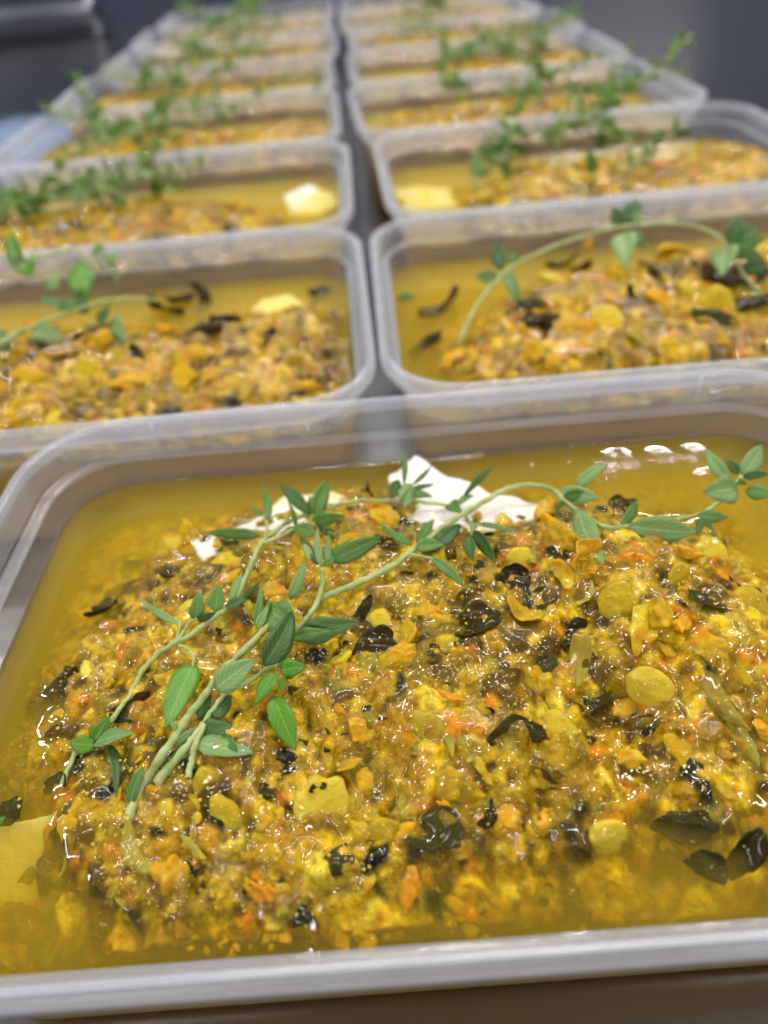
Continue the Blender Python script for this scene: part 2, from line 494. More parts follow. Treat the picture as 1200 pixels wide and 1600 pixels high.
def steel(name, c=(0.31, 0.31, 0.325), rough=0.23, stretch=(3, 900, 300)):
    m, nt, out = mat(name)
    L = nt.links.new
    b = N(nt, 'ShaderNodeBsdfPrincipled')
    tc = N(nt, 'ShaderNodeTexCoord')
    mp = N(nt, 'ShaderNodeMapping'); mp.inputs['Scale'].default_value = stretch
    L(tc.outputs['Object'], mp.inputs[0])
    n1 = noise(nt, 1.0, 5, 0.65, mp.outputs[0])
    n2 = noise(nt, 7, 4, 0.6, tc.outputs['Object'])
    r = ramp(nt, n2.outputs[0], [(0.3, tuple(x * 0.8 for x in c)), (0.7, c)])
    L(r.outputs[0], b.inputs['Base Color'])
    b.inputs['Metallic'].default_value = 1.0
    rr = math_n(nt, 'ADD', math_n(nt, 'MULTIPLY', n1.outputs[0], 0.05), rough - 0.02)
    L(rr, b.inputs['Roughness'])
    bp = N(nt, 'ShaderNodeBump'); bp.inputs['Strength'].default_value = 0.02; bp.inputs['Distance'].default_value = 0.0002
    L(n1.outputs[0], bp.inputs['Height']); L(bp.outputs[0], b.inputs['Normal'])
    L(b.outputs[0], out.inputs[0])
    return m


M['steel'] = steel('brushed_steel')
M['steel_pan'] = steel('pan_steel', (0.36, 0.38, 0.45), 0.22, (300, 3, 900))

# ------------------------------------------------------------------ bench
bm_v = [(-1500, -500, 0), (1300, -500, 0), (1300, 2600, 0), (-1500, 2600, 0), (-1500, -500, -40), (1300, -500, -40), (1300, 2600, -40), (-1500, 2600, -40)]
bench = link('bench_top', make_mesh('bench_top', bm_v, [(0, 1, 2, 3), (7, 6, 5, 4), (0, 4, 5, 1), (1, 5, 6, 2), (2, 6, 7, 3), (3, 7, 4, 0)], [M['steel']], smooth=False))
tag(bench, kind='structure')

# ------------------------------------------------------------------ tubs
TW, TD, TR = 176.2, 116.0, 21.0
OIL = -14.0                        # oil level under the rim plane


def rr_loop(inset, z, n=10):
    hx, hy, r = TW / 2 - inset, TD / 2 - inset, max(TR - inset, 4.0)
    out = []
    for cx, cy_, a0 in ((hx - r, hy - r, 0), (-hx + r, hy - r, 90), (-hx + r, -hy + r, 180), (hx - r, -hy + r, 270)):
        for k in range(n + 1):
            a = math.radians(a0 + 90 * k / n)
            out.append((cx + r * math.cos(a), cy_ + r * math.sin(a), z))
    return out


def sweep(profile, closed, cap0=False, cap1=False):
    V, F = [], []
    loops = [rr_loop(i, z + RIM_Z) for i, z in profile]
    n = len(loops[0])
    for l in loops: V += l
    m = len(loops)
    for j in range(m if closed else m - 1):
        a, b = j * n, ((j + 1) % m) * n
        for k in range(n):
            k2 = (k + 1) % n
            F.append((a + k, a + k2, b + k2, b + k))
    if cap0: F.append(tuple(range(n - 1, -1, -1)))
    if cap1: F.append(tuple((m - 1) * n + k for k in range(n)))
    return V, F


RIM_PROFILE = [(0.0, -0.8), (0.12, -0.3), (0.5, -0.05), (0.9, 0.0), (1.6, 0.0), (2.0, -0.12), (2.2, -0.5), (2.35, -1.2), (2.9, -6.6), (3.2, -7.1), (3.9, -7.35), (5.0, -7.45), (5.45, -7.7), (5.5, -8.2),
               (4.75, -8.3), (4.4, -8.15), (2.7, -8.0), (2.2, -7.4), (1.95, -6.6), (1.5, -1.6), (1.3, -1.0), (0.8, -1.0), (0.6, -1.3), (0.55, -3.3), (0.45, -3.7), (0.15, -3.7), (0.0, -3.4)]
BODY_PROFILE = [(14.0, -41.0), (11.2, -40.6), (9.9, -39.2), (9.4, -37.0), (5.52, -8.25), (4.78, -8.35), (8.65, -37.4), (9.1, -39.8), (10.9, -41.5), (14.0, -41.85)]


def flipped(F): return [tuple(reversed(f)) for f in F]


V, F = sweep(RIM_PROFILE, True)
lipf = [0 if (j <= 7 or 9 <= j <= 13 or j >= 20) else 1 for j in range(len(RIM_PROFILE)) for _ in range(44)]
rim_mesh = make_mesh('rim', V, F, [M['rim'], M['tub']], midx=lipf)
V, F = sweep(BODY_PROFILE, False)
n_ = 44
F.append(tuple(range(n_ - 1, -1, -1)) if False else tuple(range(n_)))
F.append(tuple(9 * n_ + k for k in range(n_ - 1, -1, -1)))
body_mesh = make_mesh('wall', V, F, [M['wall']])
for me in (rim_mesh, body_mesh):
    b = bmesh.new(); b.from_mesh(me); bmesh.ops.recalc_face_normals(b, faces=b.faces); b.to_mesh(me); b.free()
    for p in me.polygons: p.use_smooth = True
    if hasattr(me, 'set_sharp_from_angle'): me.set_sharp_from_angle(angle=math.radians(50))


def rib_mesh():
    V = []
    for z, w_, d in ((0, 0.5, 0.35), (-6.0, 0.35, 0.3), (-6.4, 0.1, 0.1)):
        V += [(-w_, 0, z), (-w_ * 0.6, -d, z), (w_ * 0.6, -d, z), (w_, 0, z)]
    F = [(0, 1, 2, 3)]
    for j in range(2):
        for k in range(4):
            k2 = (k + 1) % 4
            F.append((4 * j + k, 4 * j + 4 + k, 4 * j + 4 + k2, 4 * j + k2))
    F.append((8, 9, 10, 11))
    return make_mesh('rib', V, F, [M['rim']])


RIB = rib_mesh()

TUBS = {  # x, y, rot (deg)
    'C1': (10.3, 82.3, -1.15), 'L2': (-85.9, 197.6, 0.2), 'R2': (92.3, 197.6, -1.1), 'L3': (-87.0, 314.4, -0.6), 'R3': (100.5, 315.0, 0.4),
    'L4': (-89.8, 431.8, 0.3), 'R4': (93.2, 433.6, 1.7), 'L5': (-91.6, 549.6, 1.6), 'R5': (94.8, 551.6, -0.1), 'L6': (-86.8, 667.2, -0.8), 'R6': (98.2, 669.3, 0.1),
    'L7': (-90.0, 784.5, 0.6), 'R7': (93.0, 786.5, 0.3), 'L8': (-86.0, 902.0, -0.5), 'R8': (97.0, 903.5, -0.4)}
WORDS = {'C1': 'large front tub nearest the camera', 'L2': 'left tub directly behind the front one', 'R2': 'right tub directly behind the front one',
         'L3': 'third tub back in the left column', 'R3': 'third tub back in the right column', 'L4': 'fourth tub back in the left column', 'R4': 'fourth tub back in the right column',
         'L5': 'fifth tub back in the left column', 'R5': 'fifth tub back in the right column', 'L6': 'sixth tub back in the left column', 'R6': 'sixth tub back in the right column',
         'L7': 'seventh tub back in the left column', 'R7': 'seventh tub back in the right column', 'L8': 'farthest tub of the left column', 'R8': 'farthest tub of the right column'}


def to_local(key, p):
    x, y, r = TUBS[key]; r = math.radians(r)
    dx, dy = p[0] - x, p[1] - y
    return np.array([math.cos(r) * dx + math.sin(r) * dy, -math.sin(r) * dx + math.cos(r) * dy, p[2]])


def to_world(key, p):
    x, y, r = TUBS[key]; r = math.radians(r)
    return np.array([x + math.cos(r) * p[0] - math.sin(r) * p[1], y + math.sin(r) * p[0] + math.cos(r) * p[1], p[2]])


def tub_empty(key, name):
    x, y, r = TUBS[key]
    return empty(name, (x, y, 0), math.radians(r))


RIBS_AT = [(-62, TD / 2 - 2.3, 0), (64, TD / 2 - 2.3, 0), (-62, -TD / 2 + 2.3, 180), (64, -TD / 2 + 2.3, 180)]
for key in TUBS:
    t = tub_empty(key, 'plastic_tub')
    tag(t, 'frosted clear plastic tub, ' + WORDS[key], 'food tub', 'open plastic tubs set out on the steel bench')
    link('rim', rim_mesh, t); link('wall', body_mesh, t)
    if key in ('C1', 'L2', 'R2'):
        for x, y, a in RIBS_AT:
            o = link('rib', RIB, t, (x, y, RIM_Z - 0.4)); o.rotation_euler = (0, 0, math.radians(a))

# ------------------------------------------------------------------ rounded-rectangle grids


def inset_at(z):
    return 5.4 + max(0.0, (-7.8 - z)) * 4.1 / 31.7


def rr_grid(hx, hy, r, res):
    nx, ny = int(2 * hx / res), int(2 * hy / res)
    X, Y = np.meshgrid(np.linspace(-hx, hx, nx + 1), np.linspace(-hy, hy, ny + 1), indexing='ij')
    ax, ay = np.abs(X) - (hx - r), np.abs(Y) - (hy - r)
    c = (ax > 0) & (ay > 0)
    u, v = np.where(c, ax / r, 0), np.where(c, ay / r, 0)
    nu, nv = u * np.sqrt(1 - v * v / 2), v * np.sqrt(1 - u * u / 2)
    X = np.where(c, np.sign(X) * (hx - r + nu * r), X)
    Y = np.where(c, np.sign(Y) * (hy - r + nv * r), Y)
    idx = np.arange((nx + 1) * (ny + 1)).reshape(nx + 1, ny + 1)
    F = np.stack([idx[:-1, :-1], idx[1:, :-1], idx[1:, 1:], idx[:-1, 1:]], -1).reshape(-1, 4)
    border = list(idx[:, 0]) + list(idx[-1, 1:]) + list(idx[-2::-1, -1]) + list(idx[0, -2:0:-1])
    return X.ravel(), Y.ravel(), F, border


class Height:
    """food surface in a tub: local x, y (mm) -> height relative to the rim plane"""

    def __init__(self, fn, res=0.5):
        hx, hy = TW / 2 - 4, TD / 2 - 4
        self.res = res; self.hx = hx; self.hy = hy
        self.nx, self.ny = int(2 * hx / res) + 1, int(2 * hy / res) + 1
        X, Y = np.meshgrid(-hx + res * np.arange(self.nx), -hy + res * np.arange(self.ny), indexing='ij')
        self.Z = fn(X, Y)

    def __call__(self, x, y):
        fx = np.clip((np.asarray(x, float) + self.hx) / self.res, 0, self.nx - 1.001)
        fy = np.clip((np.asarray(y, float) + self.hy) / self.res, 0, self.ny - 1.001)
        i, j = fx.astype(int), fy.astype(int); a, b = fx - i, fy - j
        Z = self.Z
        return (Z[i, j] * (1 - a) + Z[i + 1, j] * a) * (1 - b) + (Z[i, j + 1] * (1 - a) + Z[i + 1, j + 1] * a) * b

    def normal(self, x, y, e=1.5):
        gx = (self(x + e, y) - self(x - e, y)) / (2 * e); gy = (self(x, y + e) - self(x, y - e)) / (2 * e)
        n = np.array([-gx, -gy, 1.0]); return n / np.linalg.norm(n)


def smooth(t):
    t = np.clip(t, 0, 1); return t * t * (3 - 2 * t)


def px_local(key, pts, z):
    return [to_local(key, P(u, v, z)) for u, v in pts]


MOUND1 = px_local('C1', [(110, 1240), (95, 1150), (130, 1060), (185, 975), (235, 900), (295, 850), (400, 826), (480, 814), (560, 792), (620, 782), (720, 802), (800, 822), (930, 820), (1000, 830), (1080, 845), (1110, 880),
                         (1180, 930), (1330, 990), (1400, 1150), (1290, 1230), (1190, 1240), (1090, 1215), (1000, 1185), (930, 1215), (880, 1270), (760, 1300), (640, 1315), (560, 1340), (420, 1392), (300, 1412), (200, 1415), (140, 1350)], OIL)
BUMPS1 = [(1000, 900, 3.0, 15), (850, 850, 2.0, 9), (560, 850, 1.5, 12), (1050, 1040, 2.0, 12), (900, 1000, -3.5, 5), (950, 1110, -3.5, 6), (460, 1165, -2.5, 6), (640, 1100, 2.0, 14), (860, 1180, 1.5, 10), (200, 1130, -1.5, 8), (400, 1260, 1.0, 12)]
BUMPS1 = [(*to_local('C1', P(u, v, OIL + 5))[:2], h, s) for u, v, h, s in BUMPS1]


def fn1(X, Y):
    d = sdf_poly(X, Y, MOUND1) + 2.0 * fbm(X, Y, 7, 3)
    h = OIL - 0.6 + 5.6 * smooth(d / 20)
    sl = 0.45 + 0.4 * smooth((-25 - X) / 15) * smooth((-18 - Y) / 10)
    h = np.where(d < 0, OIL - 0.6 + d * sl, h)
    front = smooth((-20 - Y) / 12) * smooth((X + 40) / 30)
    h = np.maximum(h, OIL - 10 + 1.5 * front + 1.5 * fbm(X, Y, 14, 9))
    h += (0.55 + 0.6 * smooth(d / 8)) * fbm(X, Y, 8, 5, 3)
    for x, y, a, s in BUMPS1: h += a * np.exp(-((X - x) ** 2 + (Y - y) ** 2) / (2 * s * s))
    return h


def mound_fn(poly, seed, top=6.5, deep=9.0):
    def f(X, Y):
        d = sdf_poly(X, Y, poly) + 3.0 * fbm(X, Y, 10, seed)
        h = OIL - 0.8 + top * smooth(d / 16)
        h = np.where(d < 0, OIL - 0.8 + d * 0.6, h)
        h = np.maximum(h, OIL - deep + 2.0 * fbm(X, Y, 14, seed + 1))
        h += 1.1 * fbm(X, Y, 9, seed + 2, 3) + 2.2 * fbm(X, Y, 22, seed + 3, 2) * smooth(d / 10)
        return h
    return f

# ------------------------------------------------------------------ food pieces (unit size, numpy)


def ico(sub):
    b = bmesh.new(); bmesh.ops.create_icosphere(b, subdivisions=sub, radius=1.0)
    V = np.array([v.co[:] for v in b.verts]); F = np.array([[v.index for v in f.verts] for f in b.faces]); b.free()
    return V, F


ICO = {k: ico(k) for k in (1, 2, 3, 4)}
rng = np.random.default_rng(11)


def lump(V, amp, freq, seed):
    r = np.random.default_rng(seed)
    D = np.zeros(len(V))
    for k in range(6):
        d = r.normal(size=3); d /= np.linalg.norm(d)
        D += np.sin((V @ d) * freq * r.uniform(0.7, 2.2) + r.uniform(0, 6.28)) * amp / (1 + 0.4 * k)
    return V * (1 + D)[:, None]


def cut(V, n, lo, hi, r):
    for k in range(n):
        d = r.normal(size=3); d /= np.linalg.norm(d); c = r.uniform(lo, hi)
        s = V @ d - c; V = V - np.where(s > 0, s, 0)[:, None] * d * 0.96
    return V


def piece(kind, sub, seed):
    r = np.random.default_rng(seed * 7 + 1)
    if kind in ('dark', 'skin'):
        n = {1: 3, 2: 4, 3: 8, 4: 12}[sub]
        g = np.linspace(-1, 1, n + 1); X, Y = np.meshgrid(g, g, indexing='ij')
        u, v = X * np.sqrt(1 - Y * Y / 2), Y * np.sqrt(1 - X * X / 2)
        a = np.arctan2(v, u); rad = 1 + 0.14 * np.sin(2 * a + r.uniform(0, 6)) + 0.10 * np.sin(3 * a + r.uniform(0, 6)) + 0.045 * np.sin(6 * a + r.uniform(0, 6)) + 0.03 * np.sin(11 * a + r.uniform(0, 6))
        u, v = u * rad, v * rad * r.uniform(0.38, 0.7); v = v + 0.25 * r.uniform(-1, 1) * u * u
        k1, k2 = r.uniform(0.2, 0.9), r.uniform(-0.5, 0.5)
        z = k1 * 0.6 * v * v + k2 * u * u + 0.12 * np.sin(6 * v + 2 * u + r.uniform(0, 6)) + 0.09 * np.sin(4 * u + r.uniform(0, 6)) * np.cos(3 * v + r.uniform(0, 6)) + 0.25 * k2 * u * v
        th = 0.055 if kind == 'dark' else 0.07
        edge = np.maximum(np.abs(X), np.abs(Y)) > 0.99
        T = np.where(edge, th * 0.35, th)
        top = np.stack([u, v, z + T], -1).reshape(-1, 3); bot = np.stack([u, v, z - T], -1).reshape(-1, 3)
        idx = np.arange((n + 1) ** 2).reshape(n + 1, n + 1); m = (n + 1) ** 2
        q = np.stack([idx[:-1, :-1], idx[1:, :-1], idx[1:, 1:], idx[:-1, 1:]], -1).reshape(-1, 4)
        bd = list(idx[:, 0]) + list(idx[-1, 1:]) + list(idx[-2::-1, -1]) + list(idx[0, -2:0:-1])
        side = np.array([[bd[k], bd[k] + m, bd[(k + 1) % len(bd)] + m, bd[(k + 1) % len(bd)]] for k in range(len(bd))])
        Q = np.concatenate([q, q[:, ::-1] + m, side])
        T3 = np.concatenate([Q[:, [0, 1, 2]], Q[:, [0, 2, 3]]])
        return np.concatenate([top, bot]), T3
    V, F = ICO[sub]; V = V.copy()
    if kind == 'pea':
        V = np.sign(V) * np.abs(V) ** np.array([1, 1, 0.75])
        V = V * np.array([1.0, r.uniform(0.78, 0.98), r.uniform(0.26, 0.42)])
        V = lump(V, 0.05, 5, seed); V = cut(V, 2, 0.75, 0.95, r)
        V[:, 2] *= 1 - 0.12 * np.exp(-(V[:, 0] ** 2 + V[:, 1] ** 2) / 0.2)
        if seed % 3 == 1:                 # split or broken on one side
            s = V[:, 0] - r.uniform(0.3, 0.6); V[:, 0] -= np.where(s > 0, s, 0) * (0.9 + 0.1 * np.sin(V[:, 1] * 14))
    elif kind == 'carrot':
        V = lump(V, 0.15, 4, seed); V = cut(V, 6, 0.5, 0.8, r) * np.array([1.35, 0.7, 0.5]); V = lump(V, 0.08, 8, seed)
    elif kind == 'onion':
        V = cut(V, 7, 0.4, 0.8, r) * np.array([1.5, r.uniform(0.4, 0.8), 0.26]); V[:, 2] += 0.25 * V[:, 0] ** 2; V[:, 1] += 0.2 * r.uniform(-1, 1) * V[:, 0] ** 2; V = lump(V, 0.05, 6, seed)
    elif kind == 'golden':
        V = lump(V, 0.2, 3.5, seed); V = cut(V, 7, 0.40, 0.85, r) * np.array([r.uniform(1.0, 1.5), r.uniform(0.7, 1.0), r.uniform(0.45, 0.75)]); V = lump(V, 0.06, 9, seed + 5)
    elif kind == 'crumb':
        V = cut(V, 4, 0.5, 0.9, r); V = lump(V, 0.12, 6, seed)
    return V, F


KIND_MAT = {'pea': 'pea', 'golden': 'golden', 'carrot': 'carrot', 'dark': 'dark', 'onion': 'onion', 'skin': 'golden', 'crumb': 'crumb'}
KIND_NAME = {'pea': 'split_pea', 'golden': 'chopped_vegetable', 'carrot': 'carrot_piece', 'dark': 'dark_leaf_flake', 'onion': 'onion_piece', 'skin': 'yellow_skin', 'crumb': 'crumb'}
_var = {}


def variant(kind, sub, k):
    key = (kind, sub, k)
    if key not in _var:
        _var[key] = piece(kind, sub, k)
    return _var[key]


_vm = {}


def variant_mesh(kind, sub, k):
    key = (kind, sub, k)
    if key not in _vm:
        V, F = variant(kind, sub, k)
        _vm[key] = make_mesh(KIND_NAME[kind], V, F, [M[KIND_MAT[kind]]])
    return _vm[key]


def frame(n, spin, tilt, r):
    n = np.array(n) + r.normal(size=3) * tilt
    n /= np.linalg.norm(n)
    a = np.array([math.cos(spin), math.sin(spin), 0.0]); a -= n * (a @ n)
    if np.linalg.norm(a) < 1e-3: a = np.array([0, 0, 1.0]) - n * n[2]
    a /= np.linalg.norm(a)
    return np.stack([a, np.cross(n, a), n], 1)


PAL = [((0.46, 0.26, 0.005), .27), ((0.70, 0.47, 0.012), .27), ((0.30, 0.195, 0.006), .13), ((0.66, 0.25, 0.004), .09), ((0.12, 0.07, 0.003), .07), ((0.012, 0.010, 0.003), .05), ((0.80, 0.62, 0.06), .06), ((0.36, 0.28, 0.02), .08)]


def blob_surface(hf, seed, res, n, rmin, rmax):
    """the chopped mass itself: thousands of cut bits pressed together into one wet surface, each with its own colour"""
    r = np.random.default_rng(seed)
    ins = inset_at(-26) + 2.6
    hx, hy = TW / 2 - ins, TD / 2 - ins
    nx, ny = int(2 * hx / res) + 1, int(2 * hy / res) + 1
    gx, gy = np.linspace(-hx, hx, nx), np.linspace(-hy, hy, ny)
    X, Y = np.meshgrid(gx, gy, indexing='ij')
    Z = hf(X, Y) - 0.9 + 0.35 * fbm(X, Y, 2.5, seed + 1, 3)
    zone = fbm(X, Y, 9, seed + 2, 3)
    C = np.stack([0.13 + 0.06 * zone, 0.08 + 0.035 * zone, 0.003 + 0 * zone], -1)  # brown mash with the shadow between bits put into its colour
    cols = np.array([c for c, _ in PAL]); pr = np.array([q for _, q in PAL]); pr /= pr.sum()
    for _ in range(n):
        x0, y0 = r.uniform(-hx, hx), r.uniform(-hy, hy)
        z0 = float(hf(x0, y0))
        if z0 < OIL - 2 and r.random() < 0.5: continue
        a = rmin + (rmax - rmin) * r.random() ** 1.8; b = a * r.uniform(0.45, 1.0)
        R_ = a * 1.35
        i0, i1 = np.searchsorted(gx, [x0 - R_, x0 + R_]); j0, j1 = np.searchsorted(gy, [y0 - R_, y0 + R_])
        if i1 - i0 < 2 or j1 - j0 < 2: continue
        dx, dy = X[i0:i1, j0:j1] - x0, Y[i0:i1, j0:j1] - y0
        g = r.uniform(0, math.pi); u, v = dx * math.cos(g) + dy * math.sin(g), -dx * math.sin(g) + dy * math.cos(g)
        th = np.arctan2(v / b, u / a)
        rho = np.hypot(u / a, v / b) * (1 + 0.16 * np.sin(2 * th + r.uniform(0, 6)) + 0.12 * np.sin(3 * th + r.uniform(0, 6)) + 0.06 * np.sin(7 * th + r.uniform(0, 6)))
        pw = r.uniform(2.2, 6)
        zz = z0 + a * r.uniform(-0.2, 0.5) + a * 0.75 * (1 - np.clip(rho, 0, 1.3) ** pw) - a * 0.55 + u * r.normal() * 0.22 + v * r.normal() * 0.22 + 0.05 * a * np.sin(u * 5 / a + r.uniform(0, 6)) * np.cos(v * 4 / a)
        zc = float(fbm(np.array(x0), np.array(y0), 12, seed + 5, 2))
        k = r.choice(len(cols), p=pr) if r.random() > 0.35 else (1 if zc > 0.25 else 0 if zc > 0.0 else 2 if zc > -0.3 else 4)
        c = cols[k] * r.uniform(0.6, 1.2)
        m = (rho < 1.25) & (zz > Z[i0:i1, j0:j1])
        Z[i0:i1, j0:j1] = np.where(m, zz, Z[i0:i1, j0:j1])
        C[i0:i1, j0:j1] = np.where(m[..., None], c, C[i0:i1, j0:j1])

    def blur(A):
        B = A.copy(); B[1:-1] = (A[:-2] + 2 * A[1:-1] + A[2:]) / 4
        D = B.copy(); D[:, 1:-1] = (B[:, :-2] + 2 * B[:, 1:-1] + B[:, 2:]) / 4
        return D
    C = blur(C); Z = Z * 0.5 + blur(Z) * 0.5
    B = Z
    for _ in range(max(2, int(1.3 / res))): B = blur(B)
    FILM[seed] = (gx, gy, B)
    return X, Y, Z, C


FILM = {}


KEYS = ['golden', 'pea', 'carrot', 'dark', 'onion', 'skin']


def merged(name, items, parent, sub, kind='stuff'):
    Vs, Fs, Ms, off = [], [], [], 0
    mats = [M[KIND_MAT[k]] for k in KEYS] + [M['crumb']]
    for kd, k, pos, R, s in items:
        V, F = variant(kd, sub, k)
        Vs.append((V * s) @ R.T + pos); Fs.append(F + off); off += len(V)
        Ms.append(np.full(len(F), (KEYS + ['crumb']).index(kd)))
    me = make_mesh(name, np.concatenate(Vs), np.concatenate(Fs), mats, midx=np.concatenate(Ms))
    o = link(name, me, parent)
    o['kind'] = kind
    return o


def build_relish(key, hf, seed, n_obj, n_mid, n_small, n_crumb, res, big=(1.5, 2.9), probs=(0.46, 0.20, 0.05, 0.08, 0.14, 0.07), special=(), sub_obj=3, sub_mid=2, midr=(0.8, 1.9), blobs=(9000, 0.5, 2.4)):
    r = np.random.default_rng(seed)
    root = tub_empty(key, 'vegetable_relish')
    tag(root, 'chunky yellow pea and vegetable relish heaped inside the ' + WORDS[key], 'relish', 'portions of yellow relish in the tubs')
    # the chopped mass, closed down to the floor of the tub
    X, Y, Z, C = blob_surface(hf, seed, res, *blobs)
    nx, ny = X.shape
    rr_ = TR - inset_at(-26) + 1
    hx_, hy_ = X.max(), Y.max()
    ax, ay = np.abs(X) - (hx_ - rr_), np.abs(Y) - (hy_ - rr_)
    cm = (ax > 0) & (ay > 0)
    u, v = np.where(cm, ax / rr_, 0), np.where(cm, ay / rr_, 0)
    Xm = np.where(cm, np.sign(X) * (hx_ - rr_ + u * np.sqrt(1 - v * v / 2) * rr_), X)
    Ym = np.where(cm, np.sign(Y) * (hy_ - rr_ + v * np.sqrt(1 - u * u / 2) * rr_), Y)
    idx = np.arange(nx * ny).reshape(nx, ny)
    F = np.stack([idx[:-1, :-1], idx[1:, :-1], idx[1:, 1:], idx[:-1, 1:]], -1).reshape(-1, 4)
    border = np.array(list(idx[:, 0]) + list(idx[-1, 1:]) + list(idx[-2::-1, -1]) + list(idx[0, -2:0:-1]))
    V = np.stack([Xm.ravel(), Ym.ravel(), Z.ravel() + RIM_Z], -1)
    Vb = V[border].copy(); Vb[:, 2] = 1.5; Vb[:, :2] *= 0.97
    n = len(V); m = len(border); k = np.arange(m); k2 = (k + 1) % m
    V = np.concatenate([V, Vb, [[0, 0, 1.5]]])
    side = np.stack([border[k2], border[k], n + k, n + k2], -1)
    me = make_mesh('chopped_mass', V, np.concatenate([F, side]), [M['mass']])
    ca = me.color_attributes.new('piece_colour', 'FLOAT_COLOR', 'POINT')
    cc = np.ones((len(V), 4), dtype=np.float32); cc[:, :3] = (0.4, 0.24, 0.012); cc[:nx * ny, :3] = np.clip(C.reshape(-1, 3), 0, 1); cc[border, :3] = (0.36, 0.21, 0.012)
    ca.data.foreach_set('color', cc.ravel())
    link('chopped_mass', me, root)
    hx, hy = TW / 2 - 9, TD / 2 - 9

    def rnd(nn, smin, smax, pr, lift, need=None):
        out = []
        while len(out) < nn:
            x, y = r.uniform(-hx, hx), r.uniform(-hy, hy)
            z = float(hf(x, y))
            if need is not None and z < need and r.random() < 0.8: continue
            if z < OIL - 1.5 and r.random() < (0.8 if z < OIL - 5 else 0.55): continue
            kd = KEYS[r.choice(len(KEYS), p=pr)]
            s = r.uniform(smin, smax) * (1.0 if kd not in ('carrot', 'onion') else 0.85)
            if kd == 'dark': s *= 1.15
            R = frame(hf.normal(x, y), r.uniform(0, 6.28), 0.38, r)
            out.append((kd, int(r.integers(0, 10)), np.array([x, y, z + RIM_Z + lift * s]), R, s))
        return out
    used = []
    for kd, lx, ly, s, tilt, lift, sx in special:
        z = max(float(hf(lx, ly)), OIL - 1.2)
        nn_ = hf.normal(lx, ly, 3)
        if kd == 'pea': nn_ = nn_ + np.array([0, -0.55, 0]); s = s * 0.95
        if kd == 'dark': s = s * 0.85
        if kd == 'onion': s = s * 0.72
        if kd == 'carrot': s = s * 0.62
        if kd == 'golden': s = s * 0.8
        R = frame(nn_, r.uniform(0, 6.28) if sx is None else sx, tilt, r)
        k = int(r.integers(0, 10))
        used.append((lx, ly, s))
        o = link(KIND_NAME[kd], variant_mesh(kd, 4 if sub_obj == 3 else 3, k), root)
        o.matrix_local = Matrix.Translation(Vector((lx, ly, z + RIM_Z + lift)) * MM) @ Matrix(R.tolist()).to_4x4() @ Matrix.Scale(s, 4)
    c = 0
    for kd, k, pos, R, s in rnd(n_obj, big[0], big[1], probs, 0.05, OIL - 2):
        if any((pos[0] - ux) ** 2 + (pos[1] - uy) ** 2 < (us * 0.95 + s * 0.3) ** 2 for ux, uy, us in used): continue
        o = link(KIND_NAME[kd], variant_mesh(kd, sub_obj, k), root)
        o.matrix_local = Matrix.Translation(Vector(pos) * MM) @ Matrix(R.tolist()).to_4x4() @ Matrix.Scale(s, 4)
        c += 1
    if n_mid:
        mid = rnd(n_mid, midr[0], midr[1], (0.62, 0.02, 0.09, 0.09, 0.10, 0.08), 0.10)
        merged('fine_chopped_vegetable', mid, root, sub_mid)
    if n_small:
        sm = rnd(n_small, 0.35, 0.8, (0.68, 0.0, 0.09, 0.06, 0.08, 0.09), 0.5)
        merged('vegetable_crumb', sm, root, 2 if sub_mid == 2 and res < 0.7 else 1)
    if n_crumb:
        # fine pale grains lying on top of whatever is there
        dg = bpy.context.evaluated_depsgraph_get()
        Vs, Fs, off = [], [], 0
        for ch in root.children:
            me = ch.data
            v = np.empty(len(me.vertices) * 3, dtype=np.float32); me.vertices.foreach_get('co', v); v = v.reshape(-1, 3).astype(float)
            mw = np.array(ch.matrix_local)
            v = (v @ mw[:3, :3].T + mw[:3, 3]) * 1000
            me.calc_loop_triangles()
            t = np.empty(len(me.loop_triangles) * 3, dtype=np.int32); me.loop_triangles.foreach_get('vertices', t)
            Vs.append(v); Fs.append(t.reshape(-1, 3) + off); off += len(v)
        bvh = BVHTree.FromPolygons([tuple(q) for q in np.concatenate(Vs).tolist()], np.concatenate(Fs).tolist())
        gr = []
        for _ in range(n_crumb):
            x, y = r.uniform(-hx, hx), r.uniform(-hy, hy)
            if fbm(np.array(x), np.array(y), 9, 77) < r.uniform(-0.9, 0.7): continue
            h = bvh.ray_cast(Vector((x, y, 100)), Vector((0, 0, -1)))
            if h[0] is None or h[0].z < RIM_Z + OIL: continue
            s = 0.10 + 0.22 * r.random() ** 2.5
            gr.append(('crumb', int(r.integers(0, 10)), np.array([x, y, h[0].z + s * 0.4]), frame((0, 0, 1), r.uniform(0, 6.28), 1.0, r), s))
        merged('spice_grain', gr, root, 1)
        return root, bvh
    return root, None


def film_height(seed, x, y):
    gx, gy, B = FILM[seed]
    res = gx[1] - gx[0]
    fx = np.clip((x - gx[0]) / res, 0, len(gx) - 1.001); fy = np.clip((y - gy[0]) / res, 0, len(gy) - 1.001)
    i, j = fx.astype(int), fy.astype(int); a, b = fx - i, fy - j
    return (B[i, j] * (1 - a) + B[i + 1, j] * a) * (1 - b) + (B[i, j + 1] * (1 - a) + B[i + 1, j + 1] * a) * b


